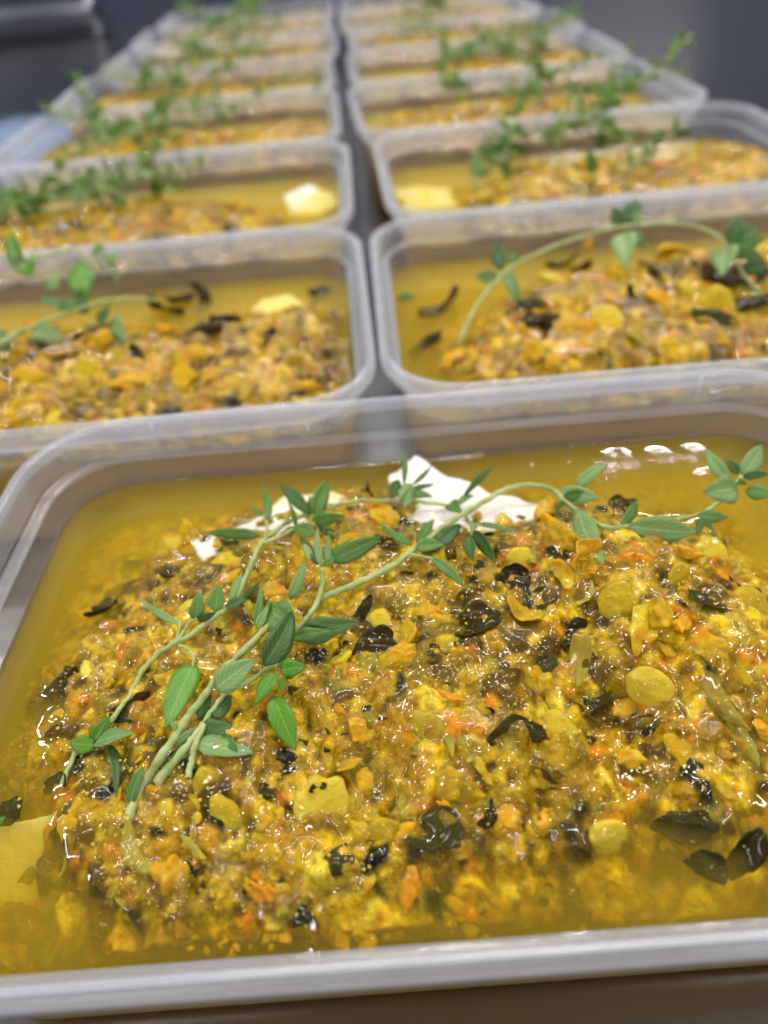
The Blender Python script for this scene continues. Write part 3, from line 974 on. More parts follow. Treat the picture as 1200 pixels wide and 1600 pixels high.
def build_oil(key, hf, seed, res, bubbles=0, film=0.35, mass=None):
    r = np.random.default_rng(seed)
    ins = inset_at(OIL) + 0.03
    X, Y, F, border = rr_grid(TW / 2 - ins, TD / 2 - ins, TR - ins, res)
    z = film_height(mass, X, Y)
    rise = smooth((z - OIL + 0.3) / 1.2)
    zz = z + film * (1 + 0.9 * fbm(X, Y, 4.0, seed + 9, 3))
    Z = OIL + 0.4 * np.exp(-np.maximum(OIL - z, 0) / 0.9) * (z < OIL + 3) + 0.05 * fbm(X, Y, 9, seed, 2)
    Z = np.where(z > OIL - 0.6, np.maximum(Z * (1 - rise) + zz * rise, OIL), Z)
    # climbs the wall a little
    dx = np.minimum(TW / 2 - ins - np.abs(X), TD / 2 - ins - np.abs(Y))
    Z = Z + 0.18 * np.exp(-dx / 0.8)
    n = len(X)
    V = np.stack([X, Y, Z + RIM_Z], -1)
    m = len(border)
    i2 = inset_at(-38) + 0.03
    B = V[border].copy()
    k_ = np.array([(TW / 2 - i2) / (TW / 2 - ins), (TD / 2 - i2) / (TD / 2 - ins)])
    B[:, :2] *= k_; B[:, 2] = 2.6
    V = np.concatenate([V, B])
    Fl = [tuple(f) for f in F.tolist()]; mi = [0] * len(Fl)
    for k in range(m):
        k2 = (k + 1) % m
        Fl.append((border[k2], border[k], n + k, n + k2)); mi.append(1)
    Fl.append(tuple(n + k for k in range(m - 1, -1, -1))); mi.append(1)
    x, y, rr = TUBS[key]
    o = link('cooking_oil', make_mesh('cooking_oil', V, Fl, [M['oil'], M['oil_side']], midx=mi), None, (x, y, 0))
    o.rotation_euler = (0, 0, math.radians(rr))
    tag(o, 'cloudy golden oil filling the ' + WORDS[key], 'oil', 'golden oil in the tubs')
    if bubbles:
        Vs, Fs, off = [], [], 0
        Vi, Fi = ICO[2]
        hy = TD / 2 - ins - 0.7
        xs = list(r.uniform(-70, 72, bubbles)) + [(-58 + q) for q in (0, 1.3, 9)] + [40 + 2.1 * q for q in range(8)]
        for q, bx in enumerate(xs):
            s = r.uniform(0.18, 0.5)
            c = np.array([bx, hy - r.uniform(0, 0.6), RIM_Z + OIL + 0.45])
            if q % 4 == 3: c = np.array([r.uniform(-75, 70), r.uniform(20, hy), RIM_Z + OIL + 0.05])
            Vs.append(Vi * s * np.array([1.3, 1, 0.6]) + c); Fs.append(Fi + off); off += len(Vi)
        b = link('bubbles', make_mesh('bubbles', np.concatenate(Vs), np.concatenate(Fs), [M['bubble']]), o)
        b['kind'] = 'stuff'
    return o


# ---- the front tub
H1 = Height(fn1, 0.5)


def hit(key, hf, u, v, off):
    """local point over the food surface (never under the oil) seen at u, v"""
    z = OIL + 4
    for _ in range(12):
        p = to_local(key, P(u, v, z))
        z = 0.5 * z + 0.5 * (max(float(hf(p[0], p[1])), OIL) + off)
    p = to_local(key, P(u, v, z)); return p


SPEC1 = []


def S1(kind, u, v, rpx, tilt=0.12, lift=0.5, spin=None):
    p = hit('C1', H1, u, v, 0.5)
    d = np.linalg.norm(to_world('C1', p) - CAM)
    SPEC1.append((kind, p[0], p[1], rpx * d / F_PX, tilt, lift, spin))


for a in [(963, 947, 31, 0.05, 1.6), (1012, 1083, 37, 0.12, 1.8), (1172, 952, 34, 0.1, 1.0), (972, 853, 26, 0.1, 1.4), (505, 1262, 46, 0.1, 0.9), (355, 885, 28, 0.1, 1.2), (268, 858, 24, 0.1, 0.6),
          (950, 1305, 32, 0.1, 1.2), (350, 1275, 34, 0.2, 0.8), (665, 1142, 34, 0.2, 1.0), (812, 880, 22, 0.3, 1.5), (590, 975, 22, 0.2, 1.0), (868, 1150, 38, 0.15, 1.2), (700, 880, 28, 0.2, 0.8),
          (330, 1222, 26, 0.3, 0.8), (1110, 870, 30, 0.3, 1.0), (1240, 1100, 34, 0.2, 1.2), (600, 1300, 24, 0.2, 0.8), (1060, 905, 22, 0.4, 1.4), (300, 965, 26, 0.3, 1.0)]:
    S1('pea', *a)
for a in [(795, 1280, 32, 0.3, 1.2), (858, 1205, 44, 0.3, 1.3), (620, 1040, 36, 0.3, 1.4), (1035, 970, 40, 0.4, 1.6), (870, 850, 34, 0.5, 2.2), (850, 810, 26, 0.4, 2.0), (1100, 1010, 40, 0.3, 1.4), (470, 880, 40, 0.3, 1.0),
          (430, 930, 30, 0.4, 1.0), (545, 860, 36, 0.4, 1.2), (740, 1060, 34, 0.3, 1.2), (680, 960, 30, 0.3, 1.0), (1150, 1060, 36, 0.3, 1.2), (560, 1150, 30, 0.3, 1.2), (250, 985, 28, 0.3, 1.0), (985, 1180, 34, 0.3, 1.0),
          (700, 1230, 36, 0.3, 1.0), (420, 1330, 34, 0.3, 0.8), (270, 1360, 40, 0.3, 0.6), (1070, 1180, 40, 0.3, 0.8), (1130, 1230, 30, 0.3, 0.8), (600, 820, 34, 0.3, 1.6), (760, 900, 30, 0.3, 1.2)]:
    S1('golden', *a)
for a in [(700, 1092, 26, 0.3, 1.2), (545, 985, 24, 0.3, 1.2), (1065, 985, 26, 0.3, 2.4), (1085, 885, 22, 0.3, 1.2), (600, 800, 24, 0.3, 1.2), (530, 1110, 20, 0.3, 1.2), (930, 900, 20, 0.3, 2.0), (420, 1400, 34, 0.2, 0.4),
          (480, 1385, 26, 0.2, 0.4), (640, 1390, 36, 0.2, 0.0), (1080, 1150, 24, 0.3, 1.6), (1190, 1150, 24, 0.3, 1.6), (210, 985, 20, 0.3, 1.0), (845, 1148, 18, 0.3, 2.2), (700, 1270, 24, 0.3, 1.2), (985, 1000, 18, 0.3, 2.0)]:
    S1('carrot', *a)
for a in [(527, 1352, 40, 0.25, 1.6, 0.6), (687, 1302, 48, 0.2, 1.3, -0.2), (762, 1280, 34, 0.5, 1.6, 1.5), (745, 978, 46, 0.3, 1.6, 0.2), (905, 985, 44, 0.5, 0.8, 0.3), (935, 1095, 36, 0.6, 1.0, 0.7), (1075, 1285, 44, 0.15, 0.6, 0.1),
          (1110, 1345, 34, 0.15, 0.5, -0.3), (968, 798, 32, 0.6, 2.2, 0.4), (577, 768, 18, 0.8, 2.4, 1.5), (215, 1108, 46, 0.3, 0.8, 0.5), (470, 1185, 50, 0.3, 0.8, 0.2), (330, 858, 34, 0.4, 0.9, 0.2), (370, 850, 30, 0.4, 1.0, 0.1),
          (590, 1010, 46, 0.25, 1.4, 0.25), (560, 962, 38, 0.2, 1.0, 0.9), (800, 1145, 46, 0.25, 1.5, -0.3), (850, 1200, 34, 0.4, 0.8, 1.3), (1105, 945, 34, 0.3, 1.4, -0.4), (850, 1045, 26, 0.4, 1.4, 0.8), (18, 1262, 36, 0.2, 0.6, 0.1),
          (95, 1068, 40, 0.3, 0.8, 0.5), (160, 945, 30, 0.3, 0.6, 0.5), (268, 905, 26, 0.4, 1.0, 0.8), (90, 1215, 26, 0.3, 0.5, 0.3), (1000, 1140, 34, 0.4, 0.8, 0.4), (800, 905, 40, 0.4, 0.8, 0.0), (840, 940, 40, 0.4, 0.8, 0.6),
          (300, 1355, 30, 0.3, 1.0, 1.2), (410, 1240, 26, 0.3, 1.0, 0.2), (500, 1242, 14, 0.1, 2.8, 0.2), (945, 850, 22, 0.5, 1.0, 1.2), (680, 1030, 24, 0.3, 1.0, 0.3), (535, 1165, 30, 0.3, 1.2, 0.4), (770, 840, 30, 0.4, 0.8, 0.3),
          (1170, 1330, 44, 0.3, 1.0, 0.9), (610, 855, 20, 0.3, 1.4, 0.3), (470, 1085, 24, 0.3, 1.0, 0.6)]:
    S1('dark', *a)
for a in [(908, 1035, 40, 0.3, 1.4), (916, 938, 24, 0.4, 1.4), (1120, 1090, 60, 0.3, 0.8, 1.9), (1150, 1140, 50, 0.3, 1.0, 2.1), (210, 1330, 44, 0.3, 0.8), (470, 1200, 24, 0.3, 1.4), (830, 880, 30, 0.3, 1.4), (305, 1330, 26, 0.3, 1.2), (640, 1240, 30, 0.3, 1.0), (700, 1160, 26, 0.3, 1.0)]:
    S1('onion', *a)
for a in [(1003, 985, 36, 1.0, 1.8, 1.2), (980, 1100, 34, 0.8, 1.4, 0.8), (905, 870, 30, 0.8, 2.0, 0.5), (815, 965, 28, 0.4, 1.8), (640, 1000, 26, 0.5, 1.6), (545, 1200, 22, 0.3, 2.0), (1070, 880, 28, 0.8, 1.8), (1130, 1180, 22, 0.4, 1.6), (880, 905, 24, 0.8, 1.8), (760, 1210, 20, 0.4, 1.4)]:
    S1('skin', *a)

relish1, BVH1 = build_relish('C1', H1, 5, 285, 1500, 6000, 11000, 0.30, big=(1.3, 2.6), blobs=(17000, 0.45, 3.1), special=SPEC1)
build_oil('C1', H1, 3, 0.45, bubbles=34, mass=5)

def spec_px(key, hf, lst):
    out = []
    for kind, u, v, rpx, tilt, lift in lst:
        p = hit(key, hf, u, v, 0.5)
        out.append((kind, p[0], p[1], rpx * np.linalg.norm(to_world(key, p) - CAM) / F_PX, tilt, lift, None))
    return out


# ---- second row
MO_L2 = [(-90, 16), (-30, 22), (5, 24), (30, 14), (56, 22), (78, 18), (76, -47), (-90, -47)]
MO_R2 = [(-56, 4), (-34, 24), (10, 32), (60, 34), (95, 26), (95, -47), (-58, -47), (-66, -20)]
H_L2 = Height(mound_fn(MO_L2, 21, 5.5), 1.0)
H_R2 = Height(mound_fn(MO_R2, 31, 7.0), 1.0)
SP_R2 = spec_px('R2', H_R2, [('dark', 845, 500, 46, .3, 1.2), ('dark', 850, 520, 34, .5, .8), ('dark', 830, 480, 30, .5, 1.5), ('dark', 1135, 440, 50, .3, 1.2), ('dark', 1160, 480, 56, .3, 1.0), ('dark', 1110, 500, 36, .5, 1), ('dark', 665, 530, 34, .1, .3), ('dark', 690, 475, 40, .2, .3), ('dark', 880, 410, 26, .4, 1), ('dark', 915, 415, 24, .4, 1),
    ('dark', 1020, 425, 34, .4, 1), ('dark', 985, 465, 22, .4, 1), ('pea', 865, 435, 24, .2, 1.4), ('pea', 950, 505, 26, .2, 1.4), ('pea', 1118, 478, 24, .2, 1.6), ('pea', 1080, 455, 22, .2, 1.4), ('golden', 910, 520, 34, .3, 1.2), ('golden', 835, 555, 30, .3, 1.2), ('carrot', 1025, 470, 26, .3, 1.4), ('golden', 1060, 390, 30, .3, 1.2),
    ('carrot', 745, 545, 22, .3, 1), ('golden', 780, 500, 26, .3, 1), ('golden', 960, 440, 34, .3, 1.2), ('carrot', 920, 380, 22, .3, 1), ('golden', 700, 560, 24, .3, .8), ('onion', 1000, 530, 40, .3, 1)])
SP_L2 = spec_px('L2', H_L2, [('dark', 215, 560, 26, .3, 1.8), ('dark', 262, 482, 34, .7, 1.5), ('dark', 280, 470, 26, 1., 1.8), ('dark', 320, 465, 30, .4, 1), ('dark', 335, 520, 36, .4, 1.2), ('dark', 350, 505, 30, .4, 1), ('dark', 415, 535, 24, .3, 1), ('dark', 445, 550, 26, .2, .8), ('dark', 510, 560, 34, .1, .6), ('dark', 130, 525, 24, .4, 1.),
    ('dark', 90, 560, 26, .4, .8), ('dark', 500, 450, 30, .1, .6), ('carrot', 260, 525, 30, .3, 2), ('golden', 300, 560, 40, .3, 1.6), ('golden', 160, 540, 30, .3, 1.2), ('golden', 50, 590, 34, .3, 1.2), ('carrot', 50, 510, 26, .3, 1.4), ('golden', 200, 600, 36, .3, 1.2), ('golden', 290, 600, 34, .3, 1), ('pea', 135, 580, 22, .2, 1.4), ('skin', 330, 590, 24, .3, 1.6)])
relL2, _ = build_relish('L2', H_L2, 22, 280, 700, 0, 0, 0.5, big=(1.6, 3.4), blobs=(9000, 0.7, 3.2), sub_obj=3, sub_mid=2, midr=(1.0, 2.2), special=SP_L2)
relR2, _ = build_relish('R2', H_R2, 32, 280, 700, 0, 0, 0.5, big=(1.6, 3.4), blobs=(9000, 0.7, 3.2), sub_obj=3, sub_mid=2, midr=(1.0, 2.2), special=SP_R2)
build_oil('L2', H_L2, 23, 0.9, bubbles=14, mass=22)
build_oil('R2', H_R2, 33, 0.9, bubbles=14, mass=32)
# ---- rows behind: two fillings, the rest are copies with copies of their pieces
MO_A = [(-72, 4), (-40, 22), (10, 26), (40, 10), (56, -4), (58, -47), (-80, -47)]
MO_B = [(-50, -6), (-30, 20), (10, 24), (34, 10), (60, 24), (84, 14), (90, -47), (-56, -47)]
H_A = Height(mound_fn(MO_A, 41, 8.5), 1.5)
H_B = Height(mound_fn(MO_B, 51, 7.0), 1.5)
relA, _ = build_relish('L3', H_A, 42, 150, 400, 0, 0, 0.9, big=(2.0, 3.8), blobs=(6000, 1.0, 3.6), sub_obj=2, sub_mid=2, midr=(1.2, 2.6))
relB, _ = build_relish('R3', H_B, 52, 150, 400, 0, 0, 0.9, big=(2.0, 3.8), blobs=(6000, 1.0, 3.6), sub_obj=2, sub_mid=2, midr=(1.2, 2.6))
oilA = build_oil('L3', H_A, 43, 1.4, mass=42)
oilB = build_oil('R3', H_B, 53, 1.4, mass=52)
HF = {'C1': H1, 'L2': H_L2, 'R2': H_R2, 'L3': H_A, 'R3': H_B}


def copy_thing(root, key, word, spin=0.0):
    x, y, a = TUBS[key]
    c = root.copy(); col.objects.link(c)
    c.location = Vector((x, y, 0)) * MM; c.rotation_euler = (0, 0, math.radians(a) + spin)
    c['label'] = word
    for ch in list(root.children):
        if spin_skip and ch.name.startswith(('split', 'onion', 'carrot', 'yellow')) and (hash_name(ch.name) % 3) == 0: continue
        d = ch.copy(); col.objects.link(d); d.parent = c
    return c


def hash_name(s):
    return sum(ord(q) * (k + 3) for k, q in enumerate(s))


spin_skip = True
for key in ('L4', 'R4', 'L5', 'R5', 'L6', 'R6', 'L7', 'R7', 'L8', 'R8'):
    row = int(key[1])
    useA = (row + (key[0] == 'R')) % 2 == 1
    spin = math.pi if row % 4 in (1, 2) else 0.0
    src, osrc, h = (relA, oilA, H_A) if useA else (relB, oilB, H_B)
    spin = 0.0
    copy_thing(src, key, 'chunky yellow pea and vegetable relish heaped inside the ' + WORDS[key], spin)
    copy_thing(osrc, key, 'cloudy golden oil filling the ' + WORDS[key], spin)
    HF[key] = h

# ------------------------------------------------------------------ cheese


def cheese(key, pts, zt, depth, label, seed, rough=0.6, tilt=None):
    """broken slab: outline seen from above, top at zt (rim-relative; list or number)"""
    r = np.random.default_rng(seed)
    zs = zt if isinstance(zt, (list, tuple)) else [zt] * len(pts)
    W_ = [to_world(key, hitz) if False else P(u, v, z) for (u, v), z in zip(pts, zs)]
    c = np.mean(W_, axis=0)
    b = bmesh.new()
    vs = [b.verts.new(Vector(q - c)) for q in W_]
    f = b.faces.new(vs)
    if f.normal.z < 0: f.normal_flip()
    e = bmesh.ops.extrude_face_region(b, geom=[f])
    for v in [g for g in e['geom'] if isinstance(g, bmesh.types.BMVert)]: v.co.z -= 0
    for v in vs: v.co.z -= depth
    bmesh.ops.recalc_face_normals(b, faces=b.faces)
    bmesh.ops.triangulate(b, faces=b.faces)
    for _ in range(5):
        bmesh.ops.subdivide_edges(b, edges=[e for e in b.edges if e.calc_length() > 1.6], cuts=1, use_grid_fill=False)
        bmesh.ops.triangulate(b, faces=[f for f in b.faces if len(f.verts) > 3])
    for _ in range(1): bmesh.ops.smooth_vert(b, verts=b.verts, factor=0.5, use_axis_x=True, use_axis_y=True, use_axis_z=True)
    b.normal_update()
    for v in b.verts:
        q = v.co
        n_ = fbm(np.array(q.x + q.z), np.array(q.y - q.z * 0.7), 5, seed, 4)
        v.co += v.normal * float(n_) * rough
    me = bpy.data.meshes.new('cheese_slab'); b.to_mesh(me); b.free()
    for v in me.vertices: v.co *= MM
    me.materials.append(M['cheese'])
    for p in me.polygons: p.use_smooth = True
    o = link('cheese_slab', me, None, c)
    tag(o, label, 'cheese')
    return o


cheese('C1', [(606, 742), (626, 730), (648, 712), (700, 742), (770, 768), (850, 790), (893, 815), (880, 860), (740, 860), (640, 830)], [-12.5, -11.5, -10.5, -11, -11.5, -12, -12.5, -12, -11, -11.5], 10,
       'broken slab of white cheese jutting from the oil at the back of the front tub', 3)
cheese('C1', [(296, 842), (340, 828), (395, 814), (440, 775), (520, 765), (575, 790), (540, 850), (400, 880), (320, 880)], [-12.9, -12.8, -12.9, -14.6, -14.9, -14.2, -12.5, -12.7, -13], 9,
       'pale cheese slab just under the oil behind the left end of the thyme', 4)
cheese('C1', [(-90, 1310), (-80, 1420), (60, 1462), (230, 1466), (390, 1450), (560, 1385), (650, 1350), (500, 1270), (200, 1240), (0, 1290)], [-18, -23, -23, -21, -17, -15.2, -15.2, -16, -17, -17.5], 9,
       'sunken cheese slab glowing yellow at the near left corner of the front tub', 5)
cheese('L3', [(445, 305), (478, 290), (518, 300), (530, 318), (500, 335), (452, 332)], [-14.1, -13.7, -15, -16, -16, -15], 9, 'pale cheese lump at the right end of the third left tub', 6)
cheese('R3', [(615, 300), (650, 292), (700, 296), (715, 320), (640, 330)], [-15.5] * 5, 9, 'pale cheese piece at the left end of the third right tub', 7)
cheese('L2', [(405, 470), (450, 460), (520, 500), (500, 560), (370, 600), (320, 590)], [-15.6, -15.6, -15.8, -15.4, -15.2, -15.2], 8, 'yellow tinted cheese slab sunk in the left tub of the second row', 8)

# ------------------------------------------------------------------ thyme


def tube(pts, rad, seed=0, sides=8, nodes=0):
    pts = [np.array(p, float) for p in pts]
    n = len(pts); V, F = [], []
    up = np.array([0.2, 0.1, 1.0])
    r = np.random.default_rng(seed)
    for i, p in enumerate(pts):
        t = pts[min(i + 1, n - 1)] - pts[max(i - 1, 0)]; t /= np.linalg.norm(t) + 1e-9
        a = np.cross(t, up); a /= np.linalg.norm(a) + 1e-9; b = np.cross(a, t)
        rr = (rad[0] + (rad[1] - rad[0]) * i / (n - 1)) * (1 + 0.08 * r.normal() + (0.10 if nodes and i % nodes == 0 and 0 < i < n - 1 else 0))
        for k in range(sides):
            g = 2 * math.pi * k / sides
            V.append(p + a * rr * math.cos(g) + b * rr * math.sin(g))
    for i in range(n - 1):
        for k in range(sides):
            k2 = (k + 1) % sides
            F.append((i * sides + k, i * sides + k2, (i + 1) * sides + k2, (i + 1) * sides + k))
    F.append(tuple(range(sides - 1, -1, -1))); F.append(tuple((n - 1) * sides + k for k in range(sides)))
    return V, F


def leaf_geo(B, T, w_, nrm, curl, seed, ns=12, nw=4):
    """blade from base B to tip T, full width w_ (mm), returns verts, faces, material index, uv"""
    r = np.random.default_rng(seed)
    B, T = np.array(B, float), np.array(T, float)
    ax = T - B; L_ = np.linalg.norm(ax); ax /= L_
    n = np.array(nrm, float); n -= ax * (n @ ax); n /= np.linalg.norm(n) + 1e-9
    s = np.cross(n, ax)
    fold = r.uniform(0.10, 0.45); bend = r.uniform(-0.3, 0.3) * 0.12 * L_
    wav = r.uniform(0, 6.28)
    V, uv = [], []
    for side in (1, -1):
        for i in range(ns + 1):
            t = i / ns
            prof = (math.sin(math.pi * min(1, t ** 0.72)) ** 0.85) * (1 - 0.15 * t) if 0 < t < 1 else 0.0
            prof = max(prof, 0.13 * (1 - t * 5)) if t < 0.2 else prof
            prof *= 1 + 0.07 * math.sin(9 * t + wav) + 0.03 * math.sin(23 * t + 2 * wav)
            arch = curl * L_ * 4 * t * (1 - t)
            c = B + ax * L_ * t + n * arch + s * bend * math.sin(math.pi * t)
            for k in range(nw + 1):
                q = 2 * k / nw - 1
                h = fold * abs(q) * prof * w_ * 0.5 + 0.03 * w_ * math.sin(6 * t + 2 * q + wav) * abs(q)
                th = (0.16 if abs(q) < 0.99 and 0 < i < ns else 0.05)
                V.append(c + s * q * prof * w_ * 0.5 + n * (h + side * th)); uv.append(((q + 1) / 2, t))
    m = (ns + 1) * (nw + 1); F, mi = [], []
    for i in range(ns):
        for k in range(nw):
            a = i * (nw + 1) + k; b = a + 1; c = a + nw + 2; d = a + nw + 1
            F.append((a, d, c, b)); mi.append(0)
            F.append((a + m, b + m, c + m, d + m)); mi.append(1)
    bd = [k for k in range(nw + 1)] + [i * (nw + 1) + nw for i in range(1, ns + 1)] + [ns * (nw + 1) + k for k in range(nw - 1, -1, -1)] + [i * (nw + 1) for i in range(ns - 1, 0, -1)]
    for q in range(len(bd)):
        a, b = bd[q], bd[(q + 1) % len(bd)]
        F.append((a, b, b + m, a + m)); mi.append(1)
    return V, F, mi, uv


LM = {'m': ('leaf', 'leaf_pale'), 'd': ('leaf_dark', 'leaf'), 'p': ('leaf_pale', 'leaf_pale'), 'b': ('leaf_bright', 'leaf')}


class Sprig:
    def __init__(self, origin, label, group):
        self.o = empty('thyme_sprig', origin); self.org = np.array(origin, float)
        tag(self.o, label, 'thyme sprig', group)
        self.k = 0

    def stem(self, pts, r0, r1, seed=1):
        r = np.random.default_rng(seed + 5)
        q = catmull([np.array(p) - self.org for p in pts], 6)
        q = [p + (r.normal(size=3) * 0.07 if 0 < k < len(q) - 1 else 0) for k, p in enumerate(q)]
        V, F = tube(q, (r0, r1), seed, nodes=6)
        return link('stem', make_mesh('stem', V, F, [M['stem']]), self.o)

    def leaf(self, B, T, w_, tone='m', nrm=None, curl=0.06):
        self.k += 1
        sd = int(abs(B[0] * 13 + B[1] * 7 + T[0] * 3)) + self.k
        r = np.random.default_rng(sd)
        if nrm is None: nrm = (0, 0, 1)
        V, F, mi, uv = leaf_geo(np.array(B) - self.org, np.array(T) - self.org, w_, nrm, curl, sd)
        a, b = LM[tone]
        return link('leaf', make_mesh('leaf', V, F, [M[a], M[b]], midx=mi, uv=uv), self.o)


def at1(u, v, off):
    p = hit('C1', H1, u, v, off)
    q = to_world('C1', p)
    return q


def wpx(p, rpx):
    return rpx * np.linalg.norm(p - CAM) / F_PX


def leaf1(s, bu, bv, tu, tv, wp, tone='m', ob=3.0, ot=None, seed=0):
    r = np.random.default_rng(int(bu * 3 + tv * 5 + tu))
    if ot is None: ot = ob + r.uniform(-0.8, 2.2)
    B, T = at1(bu, bv, ob), at1(tu, tv, ot)
    c = (B + T) / 2; view = CAM - c; view /= np.linalg.norm(view)
    n = view * 0.8 + np.array([0, 0, 0.35]) + r.normal(size=3) * 0.28
    s.leaf(B, T, wpx(c, wp) * 1.0, tone, n, r.uniform(-0.02, 0.10))


def stem1(s, pts, r0, r1, off=2.2):
    P_ = [at1(p[0], p[1], p[2] if len(p) > 2 else off) for p in pts]
    s.stem(P_, r0, r1, int(pts[0][0]))


G1 = 'thyme sprigs lying across the relish in the front tub'
sa = Sprig(at1(275, 1004, 0), 'forked thyme sprig at the left of the front tub with a pale looping stem end', G1)
stem1(sa, [(97, 1225, 0.6), (119, 1175, 1.0), (147, 1162, 1.6), (162, 1142, 2.2), (182, 1115), (207, 1080), (225, 1045), (250, 1020), (275, 1004, 2.8), (300, 992, 3.2), (332, 965, 3.4), (355, 952, 3.4)], 0.42, 0.5)
stem1(sa, [(275, 1002, 2.8), (281, 980, 3.0), (281, 972, 3.2)], 0.30, 0.24)
stem1(sa, [(278, 1000, 2.8), (288, 985, 3.2), (297, 972, 3.4), (307, 966, 3.6)], 0.33, 0.28)
stem1(sa, [(280, 1008, 2.8), (293, 1014, 3.0), (302, 1025, 3.0), (301, 1042, 3.0)], 0.30, 0.24)
for a in [(302, 1038, 260, 1138, 46, 'b'), (281, 975, 217, 935, 12, 'p', 3.2), (305, 968, 311, 924, 24, 'm', 3.4, 5.5), (309, 968, 338, 956, 13, 'd', 3.4), (337, 956, 343, 913, 28, 'm', 3.4, 5.0), (350, 952, 392, 935, 15, 'd', 3.4),
          (360, 941, 380, 892, 13, 'p', 3.4, 6.0), (376, 938, 408, 907, 9, 'd', 3.4), (146, 1160, 171, 1119, 27, 'b', 2.0), (148, 1164, 108, 1161, 27, 'b', 2.0, 2.2), (147, 1163, 212, 1146, 32, 'p', 2.0, 3.5), (172, 1165, 181, 1246, 17, 'd', 2.0, 1.2)]:
    leaf1(sa, *a)
sb = Sprig(at1(337, 1062, 0), 'long thick thyme stem running from the near left up to the dark leaf tangle', G1)
stem1(sb, [(197, 1284, 1.0), (220, 1232, 2.0), (250, 1187, 3.0), (285, 1132, 3.8), (315, 1092, 4.2), (337, 1062, 4.4), (365, 1032, 4.6), (397, 1002, 4.8), (420, 978, 5.0)], 0.70, 0.55)
stem1(sb, [(245, 1224, 1.4), (275, 1186, 2.0), (300, 1158, 2.4), (318, 1130, 2.6)], 0.75, 0.55)
stem1(sb, [(294, 1215, 1.6), (300, 1185, 2.0), (307, 1160, 2.4), (325, 1120, 3.0), (350, 1085, 3.4), (375, 1072, 3.6), (400, 1058, 3.8), (420, 1042, 4.0), (436, 1040, 4.2)], 0.5, 0.34)
for a in [(205, 1256, 226, 1196, 21, 'm', 1.8, 2.6), (337, 1077, 399, 1030, 42, 'p', 5.0, 5.6), (438, 1048, 479, 1042, 32, 'b', 4.6), (430, 1050, 398, 1103, 30, 'b', 4.6, 4.6), (426, 1088, 463, 1175, 40, 'b', 4.0, 3.6), (442, 1058, 444, 1082, 16, 'b', 4.6),
          (440, 1046, 445, 1020, 16, 'b', 4.6), (412, 1040, 456, 955, 44, 'd', 5.8, 7.2), (333, 1122, 362, 1085, 28, 'd', 2.6), (308, 1160, 396, 1176, 38, 'p', 2.0, 1.8), (315, 1150, 363, 1133, 40, 'd', 1.8), (300, 1172, 264, 1184, 24, 'd', 1.8),
          (270, 1166, 309, 1134, 13, 'p', 2.4), (312, 1122, 328, 1070, 24, 'd', 2.4), (276, 1141, 265, 1125, 10, 'p', 4.0), (330, 1160, 300, 1120, 30, 'd', 1.4), (400, 984, 419, 944, 15, 'p', 5.2, 6.5), (398, 978, 407, 912, 13, 'm', 5.2, 8), (410, 968, 425, 937, 11, 'm', 5.0, 6.5),
          (350, 1150, 372, 1178, 20, 'd', 1.6)]:
    leaf1(sb, *a)
sd_ = Sprig(at1(502, 887, 0), 'upright thyme tip with narrow leaves rising from the middle of the left tangle', G1)
stem1(sd_, [(450, 1003, 2.6), (463, 985, 3.0), (480, 967, 3.4), (497, 937, 4.0), (505, 905, 5.0), (502, 887, 6.0)], 0.52, 0.44)
for a in [(503, 887, 497, 824, 13, 'p', 6.0, 9.0), (510, 882, 513, 834, 13, 'p', 6.0, 8.5), (498, 883, 468, 838, 15, 'd', 6.0, 7.5), (490, 876, 474, 848, 19, 'p', 5.6, 6.5), (518, 876, 596, 838, 33, 'm', 6.0, 7.0), (514, 874, 551, 840, 12, 'b', 6.0, 7.2),
          (453, 937, 478, 874, 19, 'p', 3.6, 5.5), (460, 985, 415, 950, 56, 'm', 3.8, 5.0), (470, 998, 562, 972, 42, 'd', 2.8, 3.6), (455, 998, 519, 986, 21, 'm', 4.2, 4.6), (505, 884, 525, 868, 12, 'm', 6.0)]:
    leaf1(sd_, *a)
se = Sprig(at1(672, 840, 0), 'longest thyme sprig arching right across the cheese to a broad leaf tip', G1)
stem1(se, [(495, 937, 3.0), (550, 915, 3.0), (600, 892, 3.2), (642, 862, 3.6), (672, 840, 4.0), (710, 812, 4.6), (760, 782, 5.2), (792, 764, 5.6), (822, 758, 5.8), (848, 760, 5.6), (868, 768, 5.2), (887, 788, 4.6), (910, 803, 4.2), (943, 823, 4.0), (985, 822, 4.0)], 0.62, 0.46)
for a in [(644, 852, 589, 815, 13, 'm', 4.0, 5.0), (652, 849, 678, 811, 19, 'm', 4.2, 6.0), (650, 857, 695, 852, 24, 'm', 4.4, 4.6), (675, 873, 732, 920, 18, 'm', 4.0, 3.2), (683, 852, 719, 819, 27, 'd', 3.2), (729, 815, 737, 833, 24, 'p', 4.8), (745, 818, 810, 831, 11, 'm', 4.6, 3.6),
          (733, 836, 739, 878, 21, 'd', 4.4, 3.0), (741, 830, 776, 881, 23, 'd', 4.4, 3.0), (900, 763, 951, 724, 22, 'p', 5.0, 8.0), (872, 770, 939, 780, 30, 'p', 5.4, 5.2), (882, 783, 866, 798, 9, 'd', 4.8), (885, 787, 872, 806, 9, 'd', 4.8), (903, 797, 944, 883, 40, 'p', 4.8, 3.8),
          (970, 821, 994, 781, 19, 'm', 4.4, 6.5), (984, 822, 1088, 830, 44, 'p', 4.4, 4.2), (880, 775, 925, 770, 20, 'm', 5.6, 6.2)]:
    leaf1(se, *a)
stem1(se, [(640, 866, 3.6), (665, 870, 4.0), (682, 876, 4.0)], 0.26, 0.22)
